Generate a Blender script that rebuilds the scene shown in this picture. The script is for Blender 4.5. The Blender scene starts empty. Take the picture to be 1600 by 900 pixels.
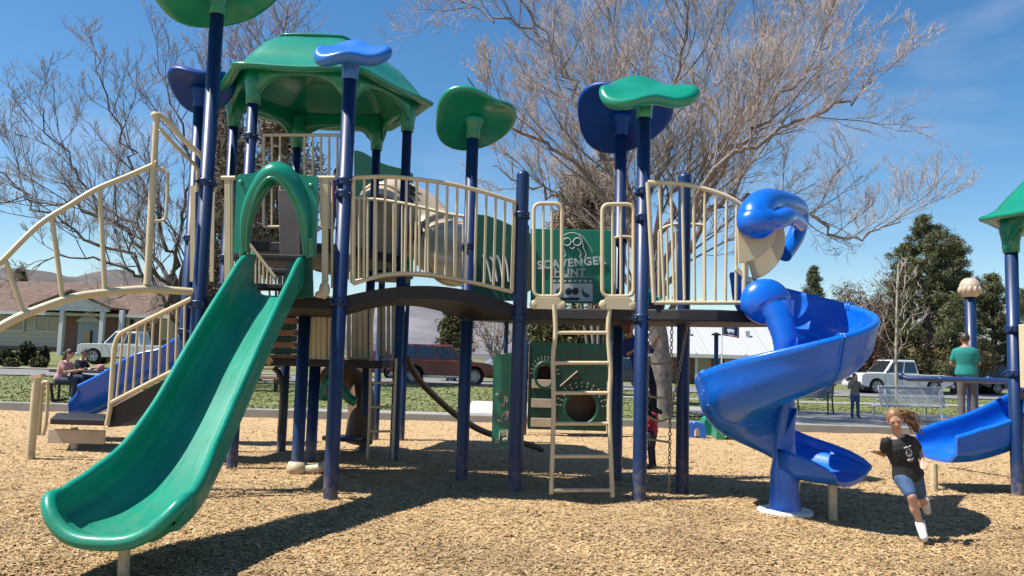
import bpy, math, random
import numpy as np
from mathutils import Vector as V, Matrix, Euler, noise
random.seed(7)
rng = np.random.default_rng(7)
rad = math.radians
PI = math.pi
S = bpy.context.scene
COL = S.collection

# ------------------------------------------------------------------ camera
EYE = V((0, 0, 1.5)); FPX = 1244.0
CROT = Matrix.Rotation(rad(95.1), 3, 'X') @ Matrix.Rotation(rad(1.6), 3, 'Z')
def P(px, py, Y):
    """point at distance Y along the view that the photograph shows at (px, py) of 1600x900"""
    d = CROT @ V(((px - 800) / FPX, (450 - py) / FPX, -1))
    return EYE + d * (Y / d.y)
def XY(px, py, Y):
    p = P(px, py, Y); return (p.x, p.y)
cam = bpy.data.cameras.new('camera'); camo = bpy.data.objects.new('camera', cam); COL.objects.link(camo)
camo.matrix_world = Matrix.Translation(EYE) @ CROT.to_4x4()
cam.sensor_width = 36; cam.lens = FPX / 1600 * 36; cam.clip_start = .05; cam.clip_end = 12000
S.camera = camo

# ------------------------------------------------------------------ materials
KB = .76       # all base colours share one scale, the exposure is set to match
def mat(name, col, rough=.5, var=.12, scale=6.0, bump=0.0, bscale=60.0, metal=0.0, spec=.5, coat=0.0, col2=None, detail=4):
    m = bpy.data.materials.new(name); m.use_nodes = True
    nt = m.node_tree; N = nt.nodes; L = nt.links
    b = N['Principled BSDF']
    b.inputs['Roughness'].default_value = rough; b.inputs['Metallic'].default_value = metal
    b.inputs['Specular IOR Level'].default_value = spec
    b.inputs['Coat Weight'].default_value = coat; b.inputs['Coat Roughness'].default_value = .12
    tc = N.new('ShaderNodeTexCoord')
    nz = N.new('ShaderNodeTexNoise'); nz.inputs['Scale'].default_value = scale; nz.inputs['Detail'].default_value = detail
    L.new(tc.outputs['Object'], nz.inputs['Vector'])
    rp = N.new('ShaderNodeValToRGB')
    col = [c * KB for c in col]; col2 = [c * KB for c in col2] if col2 else None
    a = [max(0, c * (1 - var)) for c in col]; c2 = col2 or [min(1, c * (1 + var)) for c in col]
    rp.color_ramp.elements[0].position = .3; rp.color_ramp.elements[1].position = .7
    rp.color_ramp.elements[0].color = (*a, 1); rp.color_ramp.elements[1].color = (*c2, 1)
    L.new(nz.outputs['Fac'], rp.inputs['Fac']); L.new(rp.outputs['Color'], b.inputs['Base Color'])
    if bump:
        n2 = N.new('ShaderNodeTexNoise'); n2.inputs['Scale'].default_value = bscale; n2.inputs['Detail'].default_value = 3
        L.new(tc.outputs['Object'], n2.inputs['Vector'])
        bp = N.new('ShaderNodeBump'); bp.inputs['Strength'].default_value = bump; bp.inputs['Distance'].default_value = .02
        L.new(n2.outputs['Fac'], bp.inputs['Height']); L.new(bp.outputs['Normal'], b.inputs['Normal'])
    return m
def grime(m, z0, z1, col=(.3, .24, .16), amt=.5):
    """chip dust clinging to the lowest part of a post"""
    nt = m.node_tree; N = nt.nodes; L = nt.links; b = N['Principled BSDF']; src = b.inputs['Base Color'].links[0].from_socket
    g = N.new('ShaderNodeNewGeometry'); sp = N.new('ShaderNodeSeparateXYZ'); L.new(g.outputs['Position'], sp.inputs[0])
    mr = N.new('ShaderNodeMapRange'); mr.inputs['From Min'].default_value = z1; mr.inputs['From Max'].default_value = z0; L.new(sp.outputs['Z'], mr.inputs['Value'])
    nz = N.new('ShaderNodeTexNoise'); nz.inputs['Scale'].default_value = 14; nz.inputs['Detail'].default_value = 6; L.new(g.outputs['Position'], nz.inputs['Vector'])
    n2 = N.new('ShaderNodeMapRange'); n2.inputs['From Min'].default_value = .42; n2.inputs['From Max'].default_value = .66; n2.inputs['To Min'].default_value = .1; n2.inputs['To Max'].default_value = amt; L.new(nz.outputs['Fac'], n2.inputs['Value'])
    mu = N.new('ShaderNodeMath'); mu.operation = 'MULTIPLY'; L.new(mr.outputs['Result'], mu.inputs[0]); L.new(n2.outputs['Result'], mu.inputs[1])
    mx = N.new('ShaderNodeMix'); mx.data_type = 'RGBA'; L.new(mu.outputs[0], mx.inputs['Factor']); L.new(src, mx.inputs['A']); mx.inputs['B'].default_value = (*col, 1); L.new(mx.outputs['Result'], b.inputs['Base Color'])
def scuff(m, scale, amount=.5, axis_col=(.5, .6, .55)):
    """fine scratches and a dull worn track on sliding plastic"""
    nt = m.node_tree; N = nt.nodes; L = nt.links; b = N['Principled BSDF']; src = b.inputs['Base Color'].links[0].from_socket
    tc = N.new('ShaderNodeTexCoord'); mp = N.new('ShaderNodeMapping'); mp.inputs['Scale'].default_value = scale; L.new(tc.outputs['Object'], mp.inputs['Vector'])
    nz = N.new('ShaderNodeTexNoise'); nz.inputs['Scale'].default_value = 1; nz.inputs['Detail'].default_value = 6; nz.inputs['Distortion'].default_value = .6; L.new(mp.outputs['Vector'], nz.inputs['Vector'])
    mr = N.new('ShaderNodeMapRange'); mr.inputs['From Min'].default_value = .55; mr.inputs['From Max'].default_value = .75; mr.inputs['To Max'].default_value = amount; L.new(nz.outputs['Fac'], mr.inputs['Value'])
    mx = N.new('ShaderNodeMix'); mx.data_type = 'RGBA'; L.new(mr.outputs['Result'], mx.inputs['Factor']); L.new(src, mx.inputs['A']); mx.inputs['B'].default_value = (*axis_col, 1); L.new(mx.outputs['Result'], b.inputs['Base Color'])
    r2 = N.new('ShaderNodeMapRange'); r2.inputs['From Min'].default_value = .35; r2.inputs['From Max'].default_value = .7; r2.inputs['To Min'].default_value = b.inputs['Roughness'].default_value - .04; r2.inputs['To Max'].default_value = b.inputs['Roughness'].default_value + .22; L.new(nz.outputs['Fac'], r2.inputs['Value']); L.new(r2.outputs['Result'], b.inputs['Roughness'])
    return m
def island_mat(name, cols, rough=.8, spec=.2, patch=0.0):
    """every separate face island gets its own shade (wood chips, leaves, needles)"""
    m = bpy.data.materials.new(name); m.use_nodes = True
    nt = m.node_tree; N = nt.nodes; L = nt.links; b = N['Principled BSDF']
    b.inputs['Roughness'].default_value = rough; b.inputs['Specular IOR Level'].default_value = spec
    g = N.new('ShaderNodeNewGeometry'); rp = N.new('ShaderNodeValToRGB')
    e = rp.color_ramp.elements
    while len(e) < len(cols): e.new(.5)
    for i, c in enumerate(cols):
        e[i].position = i / (len(cols) - 1); e[i].color = (*[k * KB for k in c], 1)
    L.new(g.outputs['Random Per Island'], rp.inputs['Fac'])
    if patch:   # damp and trodden patches
        tc = N.new('ShaderNodeTexCoord'); nz = N.new('ShaderNodeTexNoise'); nz.inputs['Scale'].default_value = .9; nz.inputs['Detail'].default_value = 5; L.new(tc.outputs['Object'], nz.inputs['Vector'])
        mr = N.new('ShaderNodeMapRange'); mr.inputs['From Min'].default_value = .34; mr.inputs['From Max'].default_value = .6; mr.inputs['To Min'].default_value = 1 - patch; mr.inputs['To Max'].default_value = 1.06; L.new(nz.outputs['Fac'], mr.inputs['Value'])
        mx = N.new('ShaderNodeMix'); mx.data_type = 'RGBA'; mx.blend_type = 'MULTIPLY'; mx.inputs['Factor'].default_value = 1; L.new(rp.outputs['Color'], mx.inputs['A']); L.new(mr.outputs['Result'], mx.inputs['B']); L.new(mx.outputs['Result'], b.inputs['Base Color'])
    else: L.new(rp.outputs['Color'], b.inputs['Base Color'])
    return m
def pattern_mat(name, kind, c1, c2, scale, rough=.8, size=(.5, .25), mortar=.02):
    c1 = [k * KB for k in c1]; c2 = [k * KB for k in c2]
    m = bpy.data.materials.new(name); m.use_nodes = True
    nt = m.node_tree; N = nt.nodes; L = nt.links; b = N['Principled BSDF']; b.inputs['Roughness'].default_value = rough
    tc = N.new('ShaderNodeTexCoord'); mp = N.new('ShaderNodeMapping'); L.new(tc.outputs['Object'], mp.inputs['Vector'])
    if kind == 'brick':
        mp.inputs['Rotation'].default_value = (rad(90), 0, 0)
        t = N.new('ShaderNodeTexBrick'); t.inputs['Scale'].default_value = scale
        t.inputs['Brick Width'].default_value = size[0]; t.inputs['Row Height'].default_value = size[1]; t.inputs['Mortar Size'].default_value = mortar
        t.inputs['Color1'].default_value = (*c1, 1); t.inputs['Color2'].default_value = (*c2, 1)
        t.inputs['Mortar'].default_value = (.3, .27, .24, 1)
        L.new(mp.outputs['Vector'], t.inputs['Vector']); L.new(t.outputs['Color'], b.inputs['Base Color'])
    else:
        t = N.new('ShaderNodeTexWave'); t.inputs['Scale'].default_value = scale; t.bands_direction = 'Z'; t.wave_profile = 'SAW'
        t.inputs['Distortion'].default_value = .0
        if kind == 'ribs': t.bands_direction = 'X'
        L.new(mp.outputs['Vector'], t.inputs['Vector'])
        rp = N.new('ShaderNodeValToRGB'); rp.color_ramp.elements[0].color = (*c2, 1); rp.color_ramp.elements[1].color = (*c1, 1)
        rp.color_ramp.elements[1].position = .25
        L.new(t.outputs['Fac'], rp.inputs['Fac']); L.new(rp.outputs['Color'], b.inputs['Base Color'])
        bp = N.new('ShaderNodeBump'); bp.inputs['Strength'].default_value = .4; bp.inputs['Distance'].default_value = .03
        L.new(t.outputs['Fac'], bp.inputs['Height']); L.new(bp.outputs['Normal'], b.inputs['Normal'])
    return m

M = {}
M['post'] = mat('blue_powder_coat', (.006, .03, .115), .42, .15, 3, .05, 120, spec=.4, coat=.08)
M['cream'] = mat('cream_powder_coat', (.7, .58, .37), .42, .06, 4, .04, 150)
M['green'] = mat('green_plastic', (.003, .265, .16), .3, .12, 2.2, .04, 90, coat=.3)
M['green_slide'] = scuff(mat('green_slide_plastic', (.004, .28, .185), .34, .12, 2.2, .04, 90, spec=.25, coat=.12), (26, 1.6, 2), .3, (.01, .12, .085))
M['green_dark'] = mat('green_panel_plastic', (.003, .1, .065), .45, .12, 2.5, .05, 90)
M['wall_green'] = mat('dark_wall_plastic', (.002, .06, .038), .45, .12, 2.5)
M['sign_green'] = mat('sign_green_plastic', (.006, .24, .14), .45, .06, 2.5)
M['blue'] = mat('blue_plastic', (.002, .145, .7), .27, .12, 2.2, .03, 90, coat=.35)
M['blue_slide'] = scuff(mat('blue_slide_plastic', (.002, .145, .7), .27, .12, 2.2, .03, 90, spec=.4, coat=.2), (5, 5, 14), .22, (.03, .16, .6))
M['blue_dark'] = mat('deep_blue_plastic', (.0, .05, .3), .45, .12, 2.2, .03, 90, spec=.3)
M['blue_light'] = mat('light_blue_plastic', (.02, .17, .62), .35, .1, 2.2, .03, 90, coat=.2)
M['deck'] = mat('dark_deck_coating', (.014, .012, .015), .6, .3, 14, .25, 160)
M['tan'] = mat('tan_plastic', (.58, .46, .34), .35, .12, 2.5, .04, 60, coat=.15)
M['brown'] = mat('brown_plastic', (.16, .085, .045), .45, .2, 3, .05, 60)
M['plank'] = mat('brown_plank', (.3, .15, .075), .6, .2, 4, .1, 60)
M['grey_panel'] = mat('grey_brown_panel', (.14, .115, .11), .5, .15, 3)
M['white'] = mat('white_paint', (.75, .75, .73), .5, .06, 4)
M['white_print'] = mat('white_print', (.72, .72, .7), .6, .04, 4)
M['cream_print'] = mat('cream_print', (.62, .56, .4), .6, .06, 4)
M['dark_print'] = mat('dark_print', (.03, .05, .05), .6, .1, 4)
M['galv'] = mat('galvanised_metal', (.68, .7, .72), .5, .12, 12, metal=.25)
M['chain'] = mat('chain_metal', (.42, .36, .24), .5, .2, 30, metal=.2)
M['black'] = mat('black_metal', (.015, .015, .017), .45, .3, 8)
M['rubber'] = mat('tyre_rubber', (.018, .018, .019), .8, .2, 10)
M['rim'] = mat('alloy_rim', (.62, .62, .64), .3, .1, 10, metal=.3)
M['glass'] = mat('dark_window_glass', (.02, .028, .036), .05, .2, 2, spec=1.0, coat=.6)
M['skin'] = mat('skin', (.6, .34, .24), .5, .08, 8)
M['skin_tan'] = mat('tanned_skin', (.45, .24, .16), .5, .08, 8)
M['bark'] = mat('grey_brown_bark', (.25, .2, .18), .9, .4, 9, .6, 30)
M['bark_dark'] = mat('dark_bark', (.13, .095, .08), .9, .35, 9, .6, 30)
M['bark_pale'] = mat('pale_bark', (.42, .36, .29), .9, .25, 9, .5, 30)
M['twig'] = mat('bare_twig', (.5, .41, .365), .9, .35, 1.2)
M['twig_dark'] = mat('dark_bare_twig', (.4, .32, .3), .9, .35, 1.2)
M['twig_red'] = mat('reddish_twig', (.42, .3, .28), .9, .35, 1.2)
M['concrete'] = mat('concrete', (.33, .315, .29), .85, .12, 3, .2, 40, detail=8)
M['asphalt'] = mat('asphalt', (.2, .2, .2), .9, .12, 2, .2, 60, detail=8)

grime(M['post'], 0, .45); grime(M['cream'], 0, .4, (.22, .17, .11), .6); grime(M['green_slide'], .15, .5, (.2, .19, .12), .35); grime(M['blue_slide'], .1, .55, (.2, .18, .14), .3)
# ------------------------------------------------------------------ mesh builder
def catmull(pts, k=6):
    pts = [V(p) for p in pts]
    if len(pts) < 3: return pts
    out = []
    for i in range(len(pts) - 1):
        p0 = pts[max(i - 1, 0)]; p1 = pts[i]; p2 = pts[i + 1]; p3 = pts[min(i + 2, len(pts) - 1)]
        for j in range(k):
            t = j / k
            out.append(.5 * ((2 * p1) + (p2 - p0) * t + (2 * p0 - 5 * p1 + 4 * p2 - p3) * t * t + (3 * p1 - p0 - 3 * p2 + p3) * t ** 3))
    out.append(pts[-1]); return out
def lerp(a, b, t): return a + (b - a) * t
def along(pts, t):
    """point at share t of the length of a polyline"""
    pts = [V(p) for p in pts]
    ls = [(pts[i + 1] - pts[i]).length for i in range(len(pts) - 1)]
    d = t * sum(ls)
    for i, l in enumerate(ls):
        if d <= l or i == len(ls) - 1: return lerp(pts[i], pts[i + 1], min(1, d / max(l, 1e-9)))
        d -= l
class MB:
    def __init__(s): s.v = []; s.f = []; s.m = []; s.s = []
    def add(s, vs, fs, m=0, smooth=False):
        o = len(s.v); s.v += [tuple(v) for v in vs]
        for f in fs: s.f.append([i + o for i in f]); s.m.append(m); s.s.append(smooth)
        return s
    def box(s, c, size, R=None, m=0):
        c = V(c); x, y, z = [k / 2 for k in size]
        vs = [V((i, j, k)) for i in (-x, x) for j in (-y, y) for k in (-z, z)]
        vs = [c + (R @ v if R else v) for v in vs]
        return s.add(vs, [(0, 1, 3, 2), (4, 6, 7, 5), (0, 4, 5, 1), (2, 3, 7, 6), (0, 2, 6, 4), (1, 5, 7, 3)], m)
    def beam(s, p, q, w, h, up=(0, 0, 1), m=0):
        p = V(p); q = V(q); d = q - p; L = d.length; d.normalize()
        r = d.cross(V(up)); r = r.normalized() if r.length > 1e-6 else V((1, 0, 0)); u = r.cross(d)
        return s.box((p + q) / 2, (L, w, h), Matrix((d, r, u)).transposed(), m)
    def prism(s, poly, z0, z1, m=0):
        """poly: list of (x,y) or points with own z offsets"""
        n = len(poly); vs = [(p[0], p[1], z0) for p in poly] + [(p[0], p[1], z1) for p in poly]
        a = sum(poly[i][0] * poly[(i + 1) % n][1] - poly[(i + 1) % n][0] * poly[i][1] for i in range(n))
        fs = [tuple(range(n - 1, -1, -1)), tuple(range(n, 2 * n))] + [(i, (i + 1) % n, n + (i + 1) % n, n + i) for i in range(n)]
        if a < 0: fs = [tuple(reversed(f)) for f in fs]
        return s.add(vs, fs, m)
    def extrude(s, pts, d, m=0, smooth=False):
        """planar outline pts (3-D) pushed along d"""
        n = len(pts); d = V(d); vs = [V(p) for p in pts] + [V(p) + d for p in pts]
        nrm = V((0, 0, 0))
        for i in range(n): nrm += V(pts[i]).cross(V(pts[(i + 1) % n]))
        fs = [tuple(range(n - 1, -1, -1)), tuple(range(n, 2 * n))] + [(i, (i + 1) % n, n + (i + 1) % n, n + i) for i in range(n)]
        if nrm.dot(d) < 0: fs = [tuple(reversed(f)) for f in fs]
        return s.add(vs, fs, m, smooth)
    def tube(s, pts, r, n=10, m=0, closed=False, caps=True, ell=None):
        pts = [V(p) for p in pts]; k = len(pts)
        rs = r if isinstance(r, (list, tuple)) else [r] * k
        vs = []; u = None
        for i in range(k):
            a = pts[(i - 1) % k] if (closed or i > 0) else pts[i]; b = pts[(i + 1) % k] if (closed or i < k - 1) else pts[i]
            d = (b - a).normalized()
            if u is None:
                u = d.cross(V((0, 0, 1)))
                if u.length < .1: u = d.cross(V((1, 0, 0)))
            u = (u - d * u.dot(d)).normalized(); w = d.cross(u)
            for j in range(n):
                t = 2 * PI * j / n; vs.append(pts[i] + (u * math.cos(t) + w * math.sin(t)) * rs[i])
        fs = []
        for i in range(k if closed else k - 1):
            i2 = (i + 1) % k
            for j in range(n): fs.append((i * n + j, i2 * n + j, i2 * n + (j + 1) % n, i * n + (j + 1) % n))
        fs = [tuple(reversed(f)) for f in fs]
        s.add(vs, fs, m, n > 4)
        if caps and not closed:
            s.add(vs[:n], [tuple(range(n))], m); s.add(vs[-n:], [tuple(range(n - 1, -1, -1))], m)
        return s
    def lathe(s, prof, base=(0, 0, 0), n=20, m=0, R=None, smooth=True, a0=0, a1=2 * PI):
        base = V(base); vs = []; full = abs(a1 - a0 - 2 * PI) < 1e-6; nn = n if full else n + 1
        for r, z in prof:
            for j in range(nn):
                t = a0 + (a1 - a0) * j / n; v = V((r * math.cos(t), r * math.sin(t), z)); vs.append(base + (R @ v if R else v))
        fs = []
        for i in range(len(prof) - 1):
            for j in range(n): fs.append((i * nn + j, i * nn + (j + 1) % nn, (i + 1) * nn + (j + 1) % nn, (i + 1) * nn + j))
        return s.add(vs, fs, m, smooth)
    def ball(s, c, r, R=None, n=14, m=0):
        r = V(r) if not isinstance(r, (int, float)) else V((r, r, r)); c = V(c)
        vs = []; k = n // 2
        for i in range(k + 1):
            p = PI * i / k
            for j in range(n):
                t = 2 * PI * j / n; v = V((r.x * math.sin(p) * math.cos(t), r.y * math.sin(p) * math.sin(t), r.z * math.cos(p)))
                vs.append(c + (R @ v if R else v))
        fs = [(i * n + j, (i + 1) * n + j, (i + 1) * n + (j + 1) % n, i * n + (j + 1) % n) for i in range(k) for j in range(n)]
        return s.add(vs, fs, m, True)
    def sweep(s, path, frames, prof, m=0, smooth=True, caps=True):
        """closed 2-D profile (list, or function of i) of (u,w) carried along path; frames = [(right, up)]"""
        vs = []; k = len(path); n = None
        for i in range(k):
            pr = prof(i) if callable(prof) else prof; n = len(pr); r, u = frames[i]
            vs += [V(path[i]) + r * a + u * b for a, b in pr]
        fs = [(i * n + j, i * n + (j + 1) % n, (i + 1) * n + (j + 1) % n, (i + 1) * n + j) for i in range(k - 1) for j in range(n)]
        s.add(vs, fs, m, smooth)
        if caps: s.add(vs[:n], [tuple(range(n - 1, -1, -1))], m); s.add(vs[-n:], [tuple(range(n))], m)
        return s
    def build(s, name, mats, parent=None, bev=0.0, fix=False):
        me = bpy.data.meshes.new(name); me.from_pydata(s.v, [], s.f)
        for x in (mats if isinstance(mats, (list, tuple)) else [mats]): me.materials.append(x)
        me.polygons.foreach_set('material_index', s.m); me.polygons.foreach_set('use_smooth', s.s); me.update()
        if fix:
            import bmesh
            b = bmesh.new(); b.from_mesh(me); bmesh.ops.recalc_face_normals(b, faces=b.faces); b.to_mesh(me); b.free()
        o = bpy.data.objects.new(name, me); COL.objects.link(o)
        if parent is not None: attach(o, parent)
        if bev:
            md = o.modifiers.new('bevel', 'BEVEL'); md.width = bev; md.segments = 2; md.limit_method = 'ANGLE'; md.angle_limit = rad(40)
        return o
def world_of(o):
    m = o.matrix_basis.copy()
    while o.parent is not None:
        o = o.parent; m = o.matrix_basis @ m
    return m
def attach(o, parent):
    """meshes are written in world coordinates and stay there under their parent; things marked local are written round their own base"""
    o.parent = parent; r = parent
    while r.parent is not None: r = r.parent
    if not r.get('local'): o.matrix_basis = world_of(parent).inverted() @ o.matrix_basis
def np_mesh(name, verts, quads, material, parent=None, tri=False):
    k = 3 if tri else 4
    me = bpy.data.meshes.new(name); nv = len(verts); nf = len(quads)
    me.vertices.add(nv); me.vertices.foreach_set('co', np.ascontiguousarray(verts, dtype=np.float32).ravel())
    me.loops.add(nf * k); me.loops.foreach_set('vertex_index', np.ascontiguousarray(quads, dtype=np.int32).ravel())
    me.polygons.add(nf); me.polygons.foreach_set('loop_start', np.arange(0, nf * k, k, dtype=np.int32))
    me.update(calc_edges=True); me.materials.append(material)
    o = bpy.data.objects.new(name, me); COL.objects.link(o)
    if parent is not None: attach(o, parent)
    return o
def tag(o, label=None, cat=None, group=None, kind=None):
    if label: o['label'] = label
    if cat: o['category'] = cat
    if group: o['group'] = group
    if kind: o['kind'] = kind
    return o
def empty(name, loc=(0, 0, 0), rz=0, label=None, cat=None, group=None, local=False):
    o = bpy.data.objects.new(name, None); COL.objects.link(o); o.location = loc; o.rotation_euler = (0, 0, rz)
    o.matrix_basis = Matrix.Translation(V(loc)) @ Matrix.Rotation(rz, 4, 'Z'); o.empty_display_size = .2
    if local: o['local'] = 1
    return tag(o, label, cat, group)
def scatter_quads(centers, w, l, normals=None, tilt=None, yaw_dir=None):
    """one randomly turned quad per centre -> verts, quads (numpy)"""
    n = len(centers)
    a = rng.normal(size=(n, 3)) if normals is None else normals
    a /= np.linalg.norm(a, axis=1)[:, None] + 1e-9
    b = rng.normal(size=(n, 3)); b -= (b * a).sum(1)[:, None] * a; b /= np.linalg.norm(b, axis=1)[:, None] + 1e-9
    c = np.cross(a, b)
    w = np.broadcast_to(w, (n,))[:, None] / 2; l = np.broadcast_to(l, (n,))[:, None] / 2
    vs = np.stack([centers - b * w - c * l, centers + b * w - c * l, centers + b * w + c * l, centers - b * w + c * l], 1).reshape(-1, 3)
    return vs, np.arange(n * 4).reshape(-1, 4)

# ------------------------------------------------------------------ terrain
def smooth01(t): t = max(0., min(1., t)); return t * t * (3 - 2 * t)
def chips_z(x, y):
    z = .045 * noise.noise(V((x * .35, y * .35, 1.3))) + .022 * noise.noise(V((x * 1.7, y * 1.7, 4)))
    for cx, cy, r, d in ((-2.6, 4.9, .6, .08), (3.9, 8.1, .6, .09), (5.2, 10.3, .6, .08), (.95, 8.7, .5, .05)):   # scooped out below the slide ends and the ladder
        z -= d * math.exp(-((x - cx) ** 2 + (y - cy) ** 2) / r ** 2)
    return z
PIT = (-17., 19., -9., 18.7)
def land_z(x, y):
    z = .2 - .13 * smooth01((x + 4) / 18) - .08 * smooth01((26 - y) / 7)
    if x < -6: z += 1.0 * smooth01((y - 50) / 9) * smooth01((-6 - x) / 12)
    return z
def sheet(name, xs, ys, fz, material, kind='structure', hole=None):
    vs = []; fs = []; nx = len(xs)
    for y in ys:
        for x in xs: vs.append((x, y, fz(x, y)))
    for j in range(len(ys) - 1):
        for i in range(nx - 1):
            if hole and hole(.5 * (xs[i] + xs[i + 1]), .5 * (ys[j] + ys[j + 1])): continue
            fs.append((j * nx + i, j * nx + i + 1, (j + 1) * nx + i + 1, (j + 1) * nx + i))
    b = MB(); b.add(vs, fs, 0, True); return tag(b.build(name, material), kind=kind)
def frange(a, b, n): return [a + (b - a) * i / n for i in range(n + 1)]

M['grass'] = mat('lawn', (.12, .16, .04), .95, .25, .9, .4, 25, col2=(.23, .235, .08), detail=8)
M['yard'] = mat('hill_brush', (.2, .15, .115), .95, .35, .03, .3, 5, col2=(.3, .235, .18), detail=10)
M['chipbed'] = mat('wood_chip_bed', (.54, .365, .185), .95, .4, 45, .7, 45, detail=6)
xs = [-4000, -1500, -600, -250, -120] + frange(-80, 80, 60) + [120, 250, 600, 1500, 4000]
ys = [-800, -200, -60, -20, PIT[2]] + [0, 10, PIT[3]] + frange(20, 80, 40) + [110, 160, 300, 600, 1500, 4000]
xs = sorted(set(xs + [PIT[0], PIT[1]]))
sheet('ground', xs, ys, land_z, M['grass'], hole=lambda x, y: PIT[0] < x < PIT[1] and PIT[2] < y < PIT[3])
sheet('playground_surface', frange(PIT[0], PIT[1], 110), frange(PIT[2], PIT[3], 100), chips_z, M['chipbed'])
# kerb round the wood chip area, concrete walk and pads
b = MB()
b.box((1, PIT[3] + .08, .03), (36, .16, .3)); b.box((PIT[0] - .08, 4.8, .08), (.16, 27.8, .3)); b.box((PIT[1] + .08, 4.8, .08), (.16, 27.8, .3))
tag(b.build('kerb', M['concrete'], bev=.02), kind='structure')
sheet('footpath', frange(-17, 19, 40), frange(PIT[3] + .17, PIT[3] + 1.15, 2), lambda x, y: land_z(x, y) + .03, M['concrete'], hole=lambda x, y: x < -5.5 or False)
sheet('concrete_pad', frange(5.2, 17.5, 24), frange(PIT[3] + 1.16, 25.6, 4), lambda x, y: land_z(x, y) + .034, M['concrete'])
M['pale'] = mat('pale_concrete', (.66, .65, .63), .85, .06, 3, .1, 40)
sheet('concrete_apron', frange(-1.1, .9, 6), frange(PIT[3] + 1.16, 24.2, 4), lambda x, y: land_z(x, y) + .036, M['pale'])
def near_edge(x): return 38 + x * .16
def strip(name, y0, y1, dz, material, x0=-160, x1=160):
    xs = frange(x0, x1, 90); vs = []; fs = []
    for x in xs:
        for y in (y0, (y0 + y1) / 2, y1):
            yy = near_edge(x) + y; vs.append((x, yy, land_z(x, min(yy, 50)) + dz))
    for i in range(len(xs) - 1):
        for j in (0, 1): fs.append((i * 3 + j, i * 3 + 3 + j, i * 3 + 4 + j, i * 3 + 1 + j))
    tag(MB().add(vs, fs, 0, True).build(name, material), kind='structure')
strip('road', 0, 9.5, .03, M['asphalt']); strip('road_kerb', -.3, 0, .1, M['concrete']); strip('far_kerb', 9.5, 9.8, .1, M['concrete'])
strip('pavement', -8, -6.6, .02, M['concrete'], 4, 60)
strip('sidewalk', 10.6, 12, .06, M['concrete'], -160, -8)
# wood chips lying on the bed
def chips():
    n = 390000
    u = rng.random(n); Y0, Y1 = 4.1, 18.5
    Y = 1 / (1 / Y0 + u * (1 / Y1 - 1 / Y0)); X = (rng.random(n) * 1.64 - .76) * Y
    Z = np.array([chips_z(x, y) for x, y in zip(X, Y)]) + rng.random(n) * .014 + .003
    c = np.stack([X, Y, Z], 1)
    nr = np.stack([rng.normal(0, .21, n), rng.normal(0, .21, n), np.ones(n)], 1)
    sz = rng.lognormal(0, .4, n)
    vs, q = scatter_quads(c, .0072 * sz * (1 + .02 * Y), .021 * sz * (1 + .02 * Y), nr)
    o = np_mesh('wood_chips', vs, q, island_mat('wood_chip', [(.35, .21, .095), (.48, .31, .15), (.55, .37, .185), (.61, .425, .225), (.52, .345, .17), (.68, .5, .295)], patch=.3))
    tag(o, 'golden brown wood chips spread over the playground', None, None, 'stuff')
chips()
def lawn():
    n = 30000
    u = rng.random(n); Y0, Y1 = 18.9, 44
    Y = 1 / (1 / Y0 + u * (1 / Y1 - 1 / Y0)); X = (rng.random(n) * 1.5 - .75) * Y
    ok = ~((X > 5.1) & (X < 17.6) & (Y < 25.7)) & ~((X > -5.6) & (Y < 20)) & ~((X > -1.2) & (X < 1) & (Y < 24.3))
    ok &= Y < 37.6 + X * .16; ok &= ~((X > 4) & (Y > 29.8 + X * .16) & (Y < 31.6 + X * .16))
    X = X[ok]; Y = Y[ok]; n = len(X)
    Z = np.array([land_z(x, y) for x, y in zip(X, Y)])
    h = rng.uniform(.012, .04, n); w = .012 + .0012 * Y
    a = rng.random(n) * 2 * PI; ca, sa = np.cos(a) * w, np.sin(a) * w
    lx, ly = rng.normal(0, .03, n), rng.normal(0, .03, n)
    vs = np.stack([np.stack([X - ca, Y - sa, Z], 1), np.stack([X + ca, Y + sa, Z], 1), np.stack([X + lx, Y + ly, Z + h], 1)], 1).reshape(-1, 3)
    o = np_mesh('grass', vs, np.arange(n * 3).reshape(-1, 3), island_mat('grass_blade', [(.11, .15, .035), (.15, .19, .045), (.2, .215, .065), (.26, .25, .09)]), tri=True)
    tag(o, 'short spring grass on the lawn behind the playground', None, None, 'stuff')
lawn()

# ------------------------------------------------------------------ hills
def hills(name, Y0, Y1, prof, seed, material):
    """a ridge of real terrain: prof = [(px, py of the skyline)]"""
    pxs = frange(-500, 2100, 130); vs = []; fs = []; R = 14
    def sky(px):
        for (a, ya), (b_, yb) in zip(prof, prof[1:]):
            if a <= px <= b_: return lerp(ya, yb, (px - a) / (b_ - a))
        return prof[0][1] if px < prof[0][0] else prof[-1][1]
    for px in pxs:
        top = P(px, sky(px), Y1)
        for k in range(R + 3):
            t = min(1, k / R); Y = lerp(Y0, Y1, k / R)
            x = top.x / Y1 * Y
            z = 0 + (top.z) * (smooth01(t) if k <= R else 1 - .25 * (k - R))
            z += top.z * .16 * t * noise.noise(V((x * 3.2 / Y1 * 6, Y / Y1 * 7, seed))) + top.z * .05 * t * noise.noise(V((x * 30 / Y1, Y / Y1 * 30, seed)))
            vs.append((x, Y, z))
    n = R + 3
    for i in range(len(pxs) - 1):
        for k in range(n - 1): fs.append((i * n + k, i * n + n + k, i * n + n + k + 1, i * n + k + 1))
    tag(MB().add(vs, fs, 0, True).build(name, material), kind='structure')
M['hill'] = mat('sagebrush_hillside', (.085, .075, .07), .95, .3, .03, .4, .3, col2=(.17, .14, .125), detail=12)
M['hill_far'] = mat('far_hillside', (.13, .125, .14), .95, .3, .01, .5, .1, col2=(.24, .225, .24), detail=12)
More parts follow.
